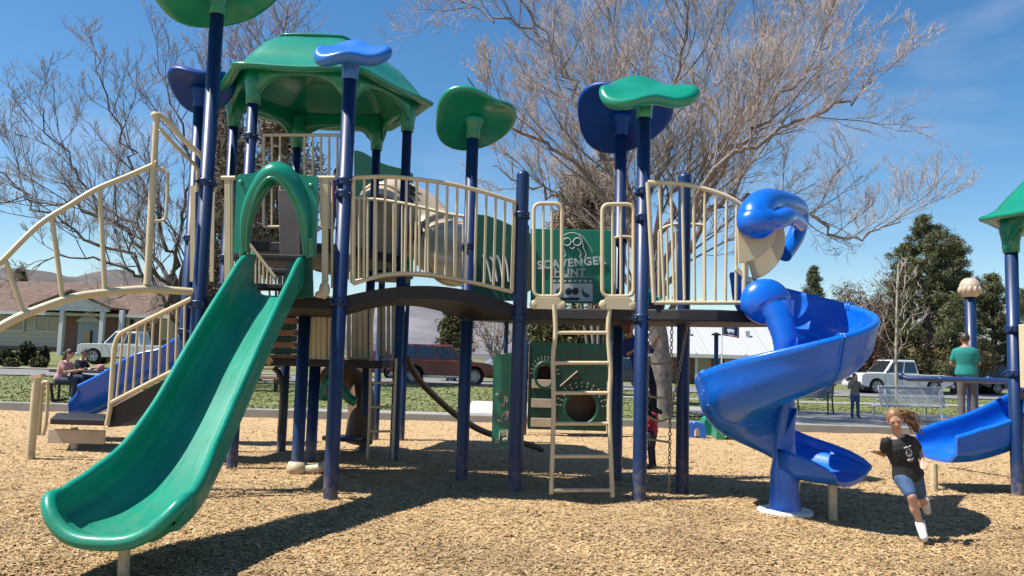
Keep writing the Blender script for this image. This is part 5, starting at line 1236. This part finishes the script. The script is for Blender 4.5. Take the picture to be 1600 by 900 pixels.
    for s in (-1, 1):
        for x in (lerp(c0, c3, .5), lerp(c0, c3, .02), lerp(c0, c3, .97)): s_.box((x, s * (W / 2 + .0005), .8), (.014, .004, .62))
    s_.build('door_gap', M['black'], root)
    return root
def car_at(px, Y): p = P(px, 560, Y); return (p.x, Y, land_z(p.x, min(Y, 50)) + .034)
vehicle('parked_car', 'maroon SUV parked on the road beyond the arched bridge', 'car', car_at(689, 38.9), rad(8), paint('maroon_paint', (.21, .05, .04)), 'suv')
vehicle('pickup_truck', 'white crew cab pickup parked right of the spiral slide, nose to the left', 'pickup', car_at(1402, 47.5), rad(180 + 9), paint('white_truck_paint', (.72, .73, .74)), 'pickup')
vehicle('pickup_truck', 'white pickup truck parked in the driveway of the brick house, nose to the left', 'pickup', (P(208, 540, 50).x, 50., P(208, 568, 50).z), rad(180 + 4), paint('pearl_white_paint', (.74, .74, .73)), 'pickup')
vehicle('parked_car', 'black car showing between the white pickup and the right blue post', 'car', car_at(1568, 53), rad(9), paint('black_car_paint', (.015, .018, .028)), 'suv')
vehicle('parked_car', 'dark grey car half hidden behind the blue spiral slide above the bench', 'car', car_at(1226, 45.5), rad(9), paint('grey_car_paint', (.05, .052, .055)), 'suv')
vehicle('parked_car', 'dark blue car showing between the posts left of the bare tree trunk', 'car', car_at(966, 44), rad(188), paint('blue_car_paint', (.02, .03, .06)), 'car')
vehicle('parked_car', 'silver car far behind the music note panel', 'car', car_at(800, 55), rad(8), paint('silver_car_paint', (.4, .42, .45)), 'car')
vehicle('parked_car', 'red car showing behind the narrow cream ladder', 'car', car_at(575, 46), rad(188), paint('red_car_paint', (.3, .02, .025)), 'car')

# ================================================================== benches and picnic tables
def bench(px, Y, rz, label, wide=1.1):
    p = P(px, 640, Y); z = land_z(p.x, Y) + .034; root = empty('park_bench', (p.x, Y, z), rz, label=label, cat='bench', local=True)
    w = wide / 2
    gm = M['galv']
    def slat(name, pts):
        b = MB(); n = len(pts)
        b.extrude([V((-w, y, zz)) for y, zz in pts] + [V((-w, y + .012, zz - .02)) for y, zz in reversed(pts)], (2 * w, 0, 0)); return b.build(name, M['bench_grey'], root, fix=True)
    slat('seat', [(-.26, .43), (-.24, .45), (0, .44), (.2, .43)]); slat('backrest', [(.2, .47), (.25, .62), (.32, .86)])
    for s in (-1, 1):
        x = s * (w + .02)
        b = MB(); b.tube(catmull([(x, .34, .9), (x, .24, .55), (x, .2, .44), (x, .24, .2), (x, .3, 0)]), .024, 8); b.tube(catmull([(x, -.26, .0), (x, -.24, .3), (x, -.26, .45), (x, -.27, .62), (x, -.2, .66), (x, .25, .64)]), .024, 8); b.build('leg', gm if wide > 1.2 else M['black'], root)
M['bench_grey'] = mat('grey_bench_mesh', (.2, .22, .22), .5, .25, 40, metal=.2)
bench(1270, 24.5, rad(-38), 'dark metal park bench standing behind the blue spiral slide', 1.0)
def mesh_table(px, Y):
    p = P(px, 640, Y); z = land_z(p.x, Y) + .034; root = empty('park_bench', (p.x, Y, z), rad(12), label='long silver mesh park bench seen from behind, beside the running girl', cat='bench', local=True)
    b = MB(); q = lambda u, w: V((lerp(-1.02, 1.02, u), .14 * w, lerp(.44, .97, w)))
    b.tube([q(0, 0), q(1, 0), q(1, 1), q(0, 1)], .022, 8, closed=True)
    nd = 34
    for i in range(-9, nd):
        for sg in (1, -1):
            u0, u1 = i / nd, (i + 9) / nd; w0, w1 = (0, 1) if sg > 0 else (1, 0); ca, cb = max(0, -u0 * nd / 9), min(1, (1 - u0) * nd / 9)
            if cb - ca > .05: b.tube([q(lerp(u0, u1, ca), lerp(w0, w1, ca)), q(lerp(u0, u1, cb), lerp(w0, w1, cb))], .0085, 4)
    b.build('backrest', M['galv'], root)
    b = MB(); b.box((0, .28, .43), (2.0, .5, .03)); b.build('seat', M['galv'], root, bev=.008)
    for s in (-1, 1):
        b = MB(); x = s * .85; b.tube(catmull([(x, .06, .9), (x, -.02, .45), (x, -.06, .1), (x, -.1, 0)]), .026, 8); b.tube([(x, .0, .42), (x, .55, .42), (x, .6, .0)], .024, 8); b.tube([(x + s * .02, .02, .62), (x + s * .02, .5, .62), (x + s * .02, .5, .44)], .02, 8); b.build('leg', M['galv'], root)
mesh_table(1428, 22.2)
def picnic_table(px, Y, rz, m_top, m_leg, label):
    p = P(px, 600, Y); z = land_z(p.x, Y); root = empty('picnic_table', (p.x, Y, z), rz, label=label, cat='picnic table', local=True)
    b = MB(); b.box((0, 0, .75), (1.8, .76, .05)); b.build('table_top', m_top, root, bev=.01)
    for s in (-1, 1): b = MB(); b.box((0, s * .72, .45), (1.8, .26, .045)); b.build('seat', m_top, root, bev=.01)
    for s in (-1, 1):
        b = MB(); x = s * .65; b.tube(catmull([(x, -.72, .42), (x, -.6, .1), (x, -.5, .03), (x, .5, .03), (x, .6, .1), (x, .72, .42)], 5), .035, 8); b.tube([(x, -.3, .72), (x, -.3, .04)], .035, 8); b.tube([(x, .3, .72), (x, .3, .04)], .035, 8); b.build('leg', m_leg, root)
    return root, p, z
picnic_table(143, 20.6, rad(4), M['deck'], M['black'], 'dark picnic table on the lawn where two people sit')
picnic_table(405, 27, rad(5), M['plank'], M['black'], 'brown wooden picnic table on the lawn seen under the green slide')
# things on the picnic table
def on_table(name, label, cat, px, py, Y, m, s):
    p = P(px, py, Y); z = land_z(p.x, Y) + .776; b = MB()
    b.lathe([(s * .8, 0), (s, .02), (s, s * 1.5), (s * .7, s * 1.8), (s * .3, s * 1.9), (.001, s * 1.9)], (p.x, Y, z), 14); tag(b.build(name, m), label, cat)
M['pink'] = mat('pink_fabric', (.62, .25, .3), .8, .2, 9)
on_table('lunch_bag', 'pink lunch bag standing on the dark picnic table', 'bag', 158, 565, 20.5, M['pink'], .09)
on_table('cup', 'pale cup on the dark picnic table in front of the woman', 'cup', 141, 570, 20.45, M['white'], .035)

# ================================================================== people
def figure(label, J, cloth, vox=.012, s=1.0, girth=1.0, group=None, face=True, hair_len=.0, tail=None, cap=None, look=None, seat=None, base=None):
    """J: joints in world space. body is one remeshed continuous surface; clothes and hair are its children"""
    pel, nk = V(J['pelvis']), V(J['neck']); right = (V(J['shR']) - V(J['shL'])).normalized(); up = (nk - pel).normalized(); fwd = up.cross(right).normalized(); right = fwd.cross(up).normalized() * (1)
    R = Matrix((right, fwd, up)).transposed()
    hd = V(J['head']); hup = (hd - nk).normalized(); lk = V(look) if look else fwd; hf = (lk - hup * lk.dot(hup)).normalized(); hr = hf.cross(hup).normalized(); HR_ = Matrix((hr, hf, hup)).transposed()
    feet = base or (min(V(J['anL']).z, V(J['anR']).z)); root = empty('person', (pel.x, pel.y, base if base is not None else min(V(J['toL']).z, V(J['toR']).z) - .02 * s), label=label, cat='person', group=group)
    def cap_(b, p, q, r1, r2, n=14):
        p, q = V(p), V(q); d = (q - p); L = d.length; d = d / max(L, 1e-6); pts = [p - d * r1 * .95, p - d * r1 * .75, p - d * r1 * .4, p]; rs = [r1 * .2, r1 * .66, r1 * .92, r1]
        pts += [lerp(p, q, .5), q, q + d * r2 * .4, q + d * r2 * .75, q + d * r2 * .95]; rs += [(r1 + r2) / 2, r2, r2 * .92, r2 * .66, r2 * .2]; b.tube(pts, rs, n)
    def torso(b, g, z0=0., z1=1.):
        L = (nk - pel).length; secs = [(-.16, .10, .085), (-.05, .155, .115), (.1, .15, .108), (.3, .125, .095), (.55, .15, .108), (.75, .165, .112), (.88, .15, .095), (.97, .09, .07), (1.03, .055, .055)]
        vs = []; n = 18; rows = 0
        for t, a, c in secs:
            if t < z0 - .2 or t > z1 + .05: continue
            for j in range(n):
                th = 2 * PI * j / n; vs.append(pel + up * L * t + R @ V(((a * s * girth + g) * math.cos(th), (c * s * girth + g) * math.sin(th), 0)))
            rows += 1
        fs = [(i * n + j, i * n + (j + 1) % n, (i + 1) * n + (j + 1) % n, (i + 1) * n + j) for i in range(rows - 1) for j in range(n)] + [tuple(range(n - 1, -1, -1)), tuple(range((rows - 1) * n, rows * n))]
        b.add(vs, fs)
    def finish(b, name, m, parent, v=vox, sm=4):
        o = b.build(name, m, parent); md = o.modifiers.new('remesh', 'REMESH'); md.mode = 'VOXEL'; md.voxel_size = v; md.use_smooth_shade = True
        m2 = o.modifiers.new('smooth', 'SMOOTH'); m2.factor = .5; m2.iterations = sm; return o
    b = MB(); torso(b, -.004)
    hs = s * (1.12 if s < .8 else 1.0)
    b.ball(hd, (.076 * hs, .093 * hs, .112 * hs), HR_, 20); b.ball(hd + HR_ @ V((0, .03, -.06)) * hs, (.052 * hs, .058 * hs, .055 * hs), HR_, 14)
    cap_(b, nk - up * .03 * s, hd - hup * .08 * hs, .05 * s, .048 * s)
    if face:
        b.ball(hd + HR_ @ V((0, .098, -.02)) * hs, (.011 * hs, .016 * hs, .02 * hs), HR_, 10)
        for k in (-1, 1): b.ball(hd + HR_ @ V((k * .078, -.002, -.01)) * hs, (.012 * hs, .02 * hs, .03 * hs), HR_, 10); b.ball(hd + HR_ @ V((k * .03, .078, .03)) * hs, (.026 * hs, .01 * hs, .008 * hs), HR_, 8)
        b.ball(hd + HR_ @ V((0, .085, -.062)) * hs, (.024 * hs, .012 * hs, .008 * hs), HR_, 10)
    for k in 'LR':
        sh, el, ha = V(J['sh' + k]), V(J['el' + k]), V(J['ha' + k]); hip, kn, an, to = V(J['hip' + k]), V(J['kn' + k]), V(J['an' + k]), V(J['to' + k])
        cap_(b, sh, el, .046 * s, .036 * s); cap_(b, el, ha, .037 * s, .025 * s)
        fd = (ha - el).normalized(); side = fd.cross(up); side = side.normalized() if side.length > .1 else right; pn = side.cross(fd)
        b.ball(ha + fd * .045 * s, (.02 * s, .036 * s, .048 * s), Matrix((pn, side, fd)).transposed(), 12)
        for i, l in enumerate((.062, .075, .07, .055)):
            q0 = ha + fd * .08 * s + side * (i - 1.5) * .019 * s; q1 = q0 + (fd * .5 * l + pn * .008) * s; q2 = q1 + (fd * .42 * l - pn * .018) * s; b.tube([q0 - fd * .02 * s, q0, q1, q2], [.0095 * s, .0095 * s, .009 * s, .007 * s], 8)
        q0 = ha + fd * .03 * s - side * .03 * s; b.tube([q0, q0 + (fd * .03 - side * .02) * s, q0 + (fd * .06 - side * .022) * s], [.012 * s, .011 * s, .008 * s], 8)
        cap_(b, hip, kn, .08 * s, .052 * s); cap_(b, kn, an, .053 * s, .034 * s); b.ball(lerp(kn, an, .3) - (fwd * .012 * s), (.046 * s, .05 * s, .11 * s), None, 12)
        cap_(b, an - V((0, 0, .02 * s)), to, .035 * s, .026 * s)
    body = finish(b, 'body', cloth.get('skin', M['skin']), root)
    if 'shirt' in cloth:
        b = MB(); torso(b, .024 * s, -.02 if cloth.get('long_shirt') is None else -.2, .93)
        for k in 'LR':
            sh, el, ha = V(J['sh' + k]), V(J['el' + k]), V(J['ha' + k]); f = cloth.get('sleeve', .6)
            cap_(b, sh - up * .012 * s, lerp(sh, el, min(1, f)), .057 * s, .056 * s)
            if f > 1: cap_(b, el, lerp(el, ha, f - 1), .052 * s, .042 * s)
        sh_o = finish(b, 'shirt', cloth['shirt'], body)
    if 'legs' in cloth:
        b = MB(); L = (nk - pel).length; f = cloth.get('leg_len', 2.)
        b.ball(pel - up * .02 * s, (.158 * s * girth, .118 * s * girth, .125 * s), R, 16)
        for k in 'LR':
            hip, kn, an = V(J['hip' + k]), V(J['kn' + k]), V(J['an' + k])
            cap_(b, hip, lerp(hip, kn, min(1, f)), .1 * s, lerp(.085, .07, min(1, f)) * s)
            if f > 1: cap_(b, kn, lerp(kn, an, min(1, f - 1)), .07 * s, .056 * s)
        finish(b, 'shorts' if f <= 1 else 'trousers', cloth['legs'], body)
    if 'shoes' in cloth:
        for k in 'LR':
            an, to = V(J['an' + k]), V(J['to' + k]); b = MB(); d = (to - an); d2 = d.normalized(); heel = an - d2 * .03 * s - V((0, 0, .0))
            cap_(b, heel, to, .05 * s, .042 * s); cap_(b, an + V((0, 0, .02 * s)), lerp(an, to, .5), .054 * s, .048 * s); finish(b, 'shoe', cloth['shoes'], body)
    if 'hair' in cloth:
        b = MB(); b.ball(hd + HR_ @ V((0, -.016, .022)) * hs, (.087 * hs, .096 * hs, .108 * hs), HR_, 18)
        if hair_len: cap_(b, hd + HR_ @ V((0, -.06, 0)) * hs, hd + HR_ @ V((0, -.07, -hair_len)) * hs, .075 * hs, .06 * hs)
        h = b.build('hair', cloth['hair'], body)
        md = h.modifiers.new('remesh', 'REMESH'); md.mode = 'VOXEL'; md.voxel_size = vox; md.use_smooth_shade = True
        if tail:
            b = MB(); r = random.Random(3)
            for i in range(60):
                o = rvec(r) * .02; e = rvec(r) * .016; pts = [V(tail[0]) + o] + [V(q) + o * (1.2 - .2 * j) + e * j / len(tail) for j, q in enumerate(tail[1:])]; pp = catmull(pts, 5); b.tube(pp, [lerp(.013, .002, i / (len(pp) - 1)) for i in range(len(pp))], 6)
            b.build('ponytail', cloth['hair'], body)
    if face:
        for k in (-1, 1): MB().ball(hd + HR_ @ V((k * .03, .083, .008)) * hs, (.013 * hs, .008 * hs, .009 * hs), HR_, 10).build('eye', M['black'], body)
        MB().ball(hd + HR_ @ V((0, .094, -.058)) * hs, (.024 * hs, .006 * hs, .007 * hs), HR_, 10).build('mouth', M['lip'], body)
    if cap:
        b = MB(); b.lathe([(.094 * hs, .01), (.095 * hs, .05), (.08 * hs, .09), (.04 * hs, .115), (.001, .12)], hd + HR_ @ V((0, -.01, .0)) * hs, 20, R=HR_); b.lathe([(.001, 0.012), (.13 * hs, .008), (.13 * hs, -.002), (.001, .0)], hd + HR_ @ V((0, .055, .03)) * hs, 20, R=HR_); b.build('cap', cap, body)
    return root, body, R, HR_
M['lip'] = mat('lips', (.42, .13, .11), .5, .05, 9)
def cloth(name, c, var=.12): return mat(name, c, .85, var, 10, .25, 60)
M['tee_black'] = cloth('black_cotton', (.016, .017, .019), .25); M['denim'] = cloth('blue_denim', (.06, .12, .25), .35); M['denim_dark'] = cloth('dark_denim', (.03, .045, .09), .3)
M['hair_l'] = mat('light_brown_hair', (.26, .14, .065), .5, .4, 14); M['hair_d'] = mat('dark_brown_hair', (.045, .026, .018), .5, .3, 14); M['hair_r'] = mat('auburn_hair', (.14, .05, .03), .5, .3, 14)
M['teal'] = cloth('teal_cotton', (.01, .24, .22)); M['grey_cloth'] = cloth('grey_sweatpants', (.11, .1, .115)); M['tan_cloth'] = cloth('tan_jacket', (.3, .25, .2)); M['pink_shirt'] = cloth('pink_patterned_cotton', (.55, .3, .29), .3)
M['navy'] = cloth('navy_cloth', (.015, .02, .05)); M['royal'] = cloth('royal_blue_cloth', (.015, .035, .24)); M['red_jacket'] = cloth('red_jacket', (.55, .03, .07)); M['purple'] = cloth('purple_cloth', (.28, .03, .36)); M['sky_cloth'] = cloth('light_blue_cloth', (.3, .5, .68)); M['aqua'] = cloth('aqua_cloth', (.04, .45, .45)); M['shoe_w'] = mat('white_shoe', (.7, .67, .64), .6, .1, 12); M['shoe_d'] = mat('dark_shoe', (.03, .03, .032), .6, .2, 12)

# the running girl
def girl():
    Y = 7.25
    def p(x, y, dy=0): return P(x, y, Y + dy)
    J = dict(head=p(1398, 656, -.05), neck=p(1403, 681, 0), pelvis=p(1419, 742, .03), shR=p(1384, 688, -.03), elR=p(1381, 709, .16), haR=p(1368, 706, .05), shL=p(1425, 687, .0), elL=p(1437, 706, .04), haL=p(1441, 721, -.08),
             hipR=p(1411, 748, .0), knR=p(1424, 775, -.1), anR=p(1438, 821, -.05), toR=p(1444, 840, -.18), hipL=p(1429, 748, .06), knL=p(1439, 777, .14), anL=p(1445, 786, .4), toL=p(1449, 799, .46))
    c = dict(shirt=M['tee_black'], legs=M['denim'], leg_len=.78, shoes=M['shoe_w'], hair=M['hair_l'], sleeve=.62, long_shirt=1)
    sc = .8
    root, body, R, HR_ = figure('running girl in a black printed t-shirt and denim shorts, ponytail flying', J, c, vox=.006, s=sc, look=(-.35, -1, -.12), hair_len=.03, tail=[p(1404, 648, .06), p(1416, 650, .1), p(1426, 660, .1), p(1433, 673, .08)], base=chips_z(5., 7.2))
    # pale print on the chest
    b = MB(); r = random.Random(2); cpt = lerp(V(J['pelvis']), V(J['neck']), .62); up = R.col[2]; ri = R.col[0]; fw = R.col[1]
    def q(u, w): return cpt + ri * u + up * w + fw * (.112 * sc * math.sqrt(max(0, 1 - (u / (.175 * sc)) ** 2)) + .014)
    for u0, u1, w in ((-.035, .035, .052), (-.03, .03, -.058), (-.022, .026, -.07)):
        b.tube([q(lerp(u0, u1, i / 6), w + .004 * math.sin(i * 2)) for i in range(7)], .006, 6)
    b.tube([q(.026 * math.cos(t), .0 + .034 * math.sin(t)) for t in frange(0, 2 * PI, 14)[:-1]], .005, 6, closed=True)
    for u, w in ((-.01, .008), (.01, .008), (0, -.012), (-.006, -.022), (.006, -.022)): b.ball(q(u, w), (.006, .006, .006), n=8)
    b.build('shirt_print', M['white_print'], body)
girl()
def stand(px, Y, z, h, face_dir, arms='down', sit=None, lean=(0, 0, 0), spread=.1, bend=0.):
    """joints of a standing person of height h on z, facing face_dir"""
    f = V((face_dir[0], face_dir[1], 0)).normalized(); r = f.cross(V((0, 0, 1))); p = P(px, 560, Y); b0 = V((p.x, Y, z)); s = h / 1.72; ln = V(lean); U = V((0, 0, 1))
    def q(rt, fw, up_): return b0 + r * rt * s + f * fw * s + U * up_ * s + ln * (up_ / 1.7) * s
    J = dict(head=q(0, .025, 1.59), neck=q(0, 0, 1.45), pelvis=q(0, 0, .93), shR=q(.185, 0, 1.365), shL=q(-.185, 0, 1.365), hipR=q(.09, 0, .9), hipL=q(-.09, 0, .9), knR=q(spread, .04, .5), knL=q(-spread, .02, .5), anR=q(spread + .02, 0, .08), anL=q(-spread - .02, -.02, .08), toR=q(spread + .04, .16, .03), toL=q(-spread - .04, .14, .03))
    a = {'down': ((.27, -.02, 1.1), (.28, .08, .84)), 'front': ((.25, .05, 1.12), (.12, .25, 1.08)), 'up': ((.26, .12, 1.15), (.06, .16, 1.42)), 'rail': ((.26, .1, 1.12), (.2, .36, 1.02))}[arms]
    for k, sg in (('R', 1), ('L', -1)): J['el' + k] = q(sg * a[0][0], a[0][1], a[0][2]); J['ha' + k] = q(sg * a[1][0], a[1][1], a[1][2])
    return J, s, f
J, s, f = stand(1511, 16.25, .5, 1.8, (.2, 1), 'front', lean=(-.03, 0, 0))
figure('man in a teal t-shirt seen from behind beside the blue play post', J, dict(shirt=M['teal'], sleeve=.7, legs=M['grey_cloth'], shoes=M['shoe_d'], hair=M['hair_d'], skin=M['skin_tan']), .014, s, look=f, base=.5, girth=1.22)
J, s, f = stand(1335, 23.2, land_z(10, 23) + .035, 1.27, (-.1, -1), 'up')
figure('child in a tan jacket and blue jeans standing on the concrete pad', J, dict(shirt=M['tan_cloth'], sleeve=1.85, legs=M['denim'], shoes=M['shoe_d'], hair=M['hair_d']), .013, s, look=f)
J, s, f = stand(1021, 11.6, chips_z(2, 11.6), .98, (-.8, .5), 'front')
figure('small child in a red jacket and dark trousers standing behind the chain net', J, dict(shirt=M['red_jacket'], sleeve=1.85, legs=M['navy'], shoes=M['shoe_d'], hair=M['hair_d']), .011, s, look=f)
# child climbing the chain net behind the front right post
def joints(d, Y, s=1.0): return {k: P(v[0], v[1], Y + (v[2] if len(v) > 2 else 0)) for k, v in d.items()}
Yc = 9.75
J = joints(dict(head=(983, 506, .0), neck=(986, 526), pelvis=(1003, 574, .0), shR=(1004, 532, -.05), shL=(977, 534, .08), elR=(1018, 548, -.12), haR=(1026, 532, -.25), elL=(978, 555, .05), haL=(990, 548, -.15), hipR=(1011, 578, -.03), hipL=(997, 580, .05), knR=(1020, 604, -.16), knL=(1008, 612, .0), anR=(1022, 640, -.1), anL=(1014, 648, .0), toR=(1032, 644, -.25), toL=(1022, 653, -.18)), Yc)
figure('child in a royal blue top climbing the chain net behind a post', J, dict(shirt=M['royal'], sleeve=1.2, legs=M['navy'], shoes=M['shoe_d'], hair=M['hair_r']), .011, .68, look=(.5, .3, .3), hair_len=.1)
# child crouching on the ladder deck
Yd = 10.0; zc = 2.1
xk = P(1006, 470, Yd).x
J = {k: V((xk + a, Yd + b, zc + c)) for k, (a, b, c) in dict(head=(-.06, -.08, .38), neck=(.0, -.03, .27), pelvis=(.2, .1, .14), shR=(.02, .08, .26), shL=(.0, -.14, .26), elR=(-.03, .1, .13), haR=(-.1, .02, .05), elL=(-.03, -.16, .14), haL=(-.1, -.12, .05), hipR=(.2, .16, .12), hipL=(.2, .03, .12), knR=(.02, .2, .1), knL=(.03, -.02, .1), anR=(.22, .2, .05), anL=(.22, .02, .05), toR=(.12, .2, .03), toL=(.12, .02, .03)).items()}
figure('child in an aqua t-shirt crouching on the deck behind the front right post', J, dict(shirt=M['aqua'], sleeve=.7, legs=M['grey_cloth'], shoes=M['shoe_d'], hair=M['hair_r']), .011, .6, look=(-1, -.5, -.2))
# child on the upper deck
J, s, f = stand(514, 11.0, 2.955, 1.15, (.6, -1), 'down')
figure('child in a purple top standing on the deck under the roof', J, dict(shirt=M['purple'], sleeve=1.8, legs=M['grey_cloth'], shoes=M['shoe_d'], hair=M['hair_d']), .011, s, look=f, hair_len=.12)
# child sitting at the top of the wave slide
cx = V((-5.55, 13.25, 1.13))
J = {k: cx + V(v) for k, v in dict(pelvis=(0, 0, .12), neck=(.08, 0, .5), head=(.06, 0, .64), shR=(.07, .14, .46), shL=(.07, -.14, .46), elR=(.0, .2, .3), haR=(-.14, .2, .28), elL=(.0, -.2, .3), haL=(-.14, -.22, .3), hipR=(-.02, .08, .1), hipL=(-.02, -.08, .1), knR=(-.3, .09, .14), knL=(-.3, -.09, .14), anR=(-.52, .09, -.08), anL=(-.52, -.09, -.08), toR=(-.6, .09, -.02), toL=(-.6, -.09, -.02)).items()}
figure('small child in light blue clothes sliding down the blue wave slide', J, dict(shirt=M['sky_cloth'], sleeve=1.8, legs=M['sky_cloth'], shoes=M['shoe_w'], hair=M['hair_l']), .011, .66, look=(-1, -.2, 0))
# two people at the picnic table
def seated(px, Y, dx, cl, label, hl=0., capm=None, lk=(1, .0, -.25)):
    p = P(px, 600, Y); z = land_z(p.x, Y) + .47; c = V((p.x, Y, z))
    J = {k: c + V((v[0] * dx, v[1], v[2])) for k, v in dict(pelvis=(0, 0, .1), neck=(.14, 0, .56), head=(.2, 0, .73), shR=(.12, -.19, .52), shL=(.12, .19, .52), elR=(.25, -.24, .28), haR=(.5, -.12, .34), elL=(.25, .22, .28), haL=(.5, .1, .36), hipR=(.02, -.1, .08), hipL=(.02, .1, .08), knR=(.44, -.12, .08), knL=(.44, .12, .08), anR=(.42, -.13, -.36), anL=(.42, .13, -.36), toR=(.58, -.13, -.42), toL=(.58, .13, -.42)).items()}
    figure(label, J, cl, .014, 1.0, look=lk, hair_len=hl, cap=capm, base=land_z(p.x, Y))
seated(93, 19.85, 1, dict(shirt=M['pink_shirt'], sleeve=.6, legs=M['denim_dark'], shoes=M['shoe_w'], hair=M['hair_d']), 'woman in a pink patterned top sitting at the dark picnic table', .2)
seated(117, 21.4, 1, dict(shirt=M['navy'], sleeve=.6, legs=M['denim_dark'], shoes=M['shoe_d'], hair=M['hair_d']), 'person in a dark shirt and grey cap sitting at the picnic table', 0., M['grey_cloth'])
# ------------------------------------------------------------------ light
SUN_EL, SUN_AZ = 58.0, 12.0       # azimuth: degrees from straight left towards the camera
sd = V((-math.cos(rad(SUN_AZ)) * math.cos(rad(SUN_EL)), -math.sin(rad(SUN_AZ)) * math.cos(rad(SUN_EL)), math.sin(rad(SUN_EL))))
sl = bpy.data.lights.new('sun', 'SUN'); sl.energy = 5.0; sl.angle = rad(.5); sl.color = (1, .955, .88)
so = bpy.data.objects.new('sun', sl); COL.objects.link(so); so.rotation_euler = (-sd).to_track_quat('-Z', 'Y').to_euler(); so.location = (-20, -10, 30)
w = bpy.data.worlds.new('World'); S.world = w; w.use_nodes = True
nt = w.node_tree; bg = nt.nodes['Background']; sk = nt.nodes.new('ShaderNodeTexSky'); sk.sky_type = 'NISHITA'; sk.sun_disc = False
sk.sun_elevation = rad(SUN_EL); sk.sun_rotation = math.atan2(sd.x, sd.y)
sk.altitude = 1200; sk.air_density = 1.2; sk.dust_density = .6; sk.ozone_density = 2.0
hs = nt.nodes.new('ShaderNodeHueSaturation'); hs.inputs['Saturation'].default_value = 1.3; hs.inputs['Value'].default_value = 1.02; nt.links.new(sk.outputs[0], hs.inputs['Color']); 
tc = nt.nodes.new('ShaderNodeTexCoord'); mp = nt.nodes.new('ShaderNodeMapping'); mp.inputs['Scale'].default_value = (1.6, 1.6, 7); nt.links.new(tc.outputs['Generated'], mp.inputs['Vector'])
cn = nt.nodes.new('ShaderNodeTexNoise'); cn.inputs['Scale'].default_value = 1.5; cn.inputs['Detail'].default_value = 8; cn.inputs['Distortion'].default_value = .5; nt.links.new(mp.outputs['Vector'], cn.inputs['Vector'])
cr = nt.nodes.new('ShaderNodeMapRange'); cr.inputs['From Min'].default_value = .5; cr.inputs['From Max'].default_value = .85; cr.inputs['To Max'].default_value = .35; nt.links.new(cn.outputs['Fac'], cr.inputs['Value'])
cm = nt.nodes.new('ShaderNodeMix'); cm.data_type = 'RGBA'; cm.inputs['B'].default_value = (6.2, 6.5, 7, 1); nt.links.new(cr.outputs['Result'], cm.inputs['Factor']); nt.links.new(hs.outputs[0], cm.inputs['A']); nt.links.new(cm.outputs['Result'], bg.inputs[0]); bg.inputs[1].default_value = .08
vs = S.view_settings; vs.view_transform = 'Standard'; vs.look = 'None'; vs.exposure = .84; vs.gamma = 1; vs.use_curve_mapping = False
S.cycles.use_denoising = True
S.cycles.max_bounces = 6; S.cycles.diffuse_bounces = 3; S.cycles.glossy_bounces = 3; S.cycles.transmission_bounces = 2; S.cycles.transparent_max_bounces = 4

for o_ in list(S.objects):
    if 'local' in o_: del o_['local']
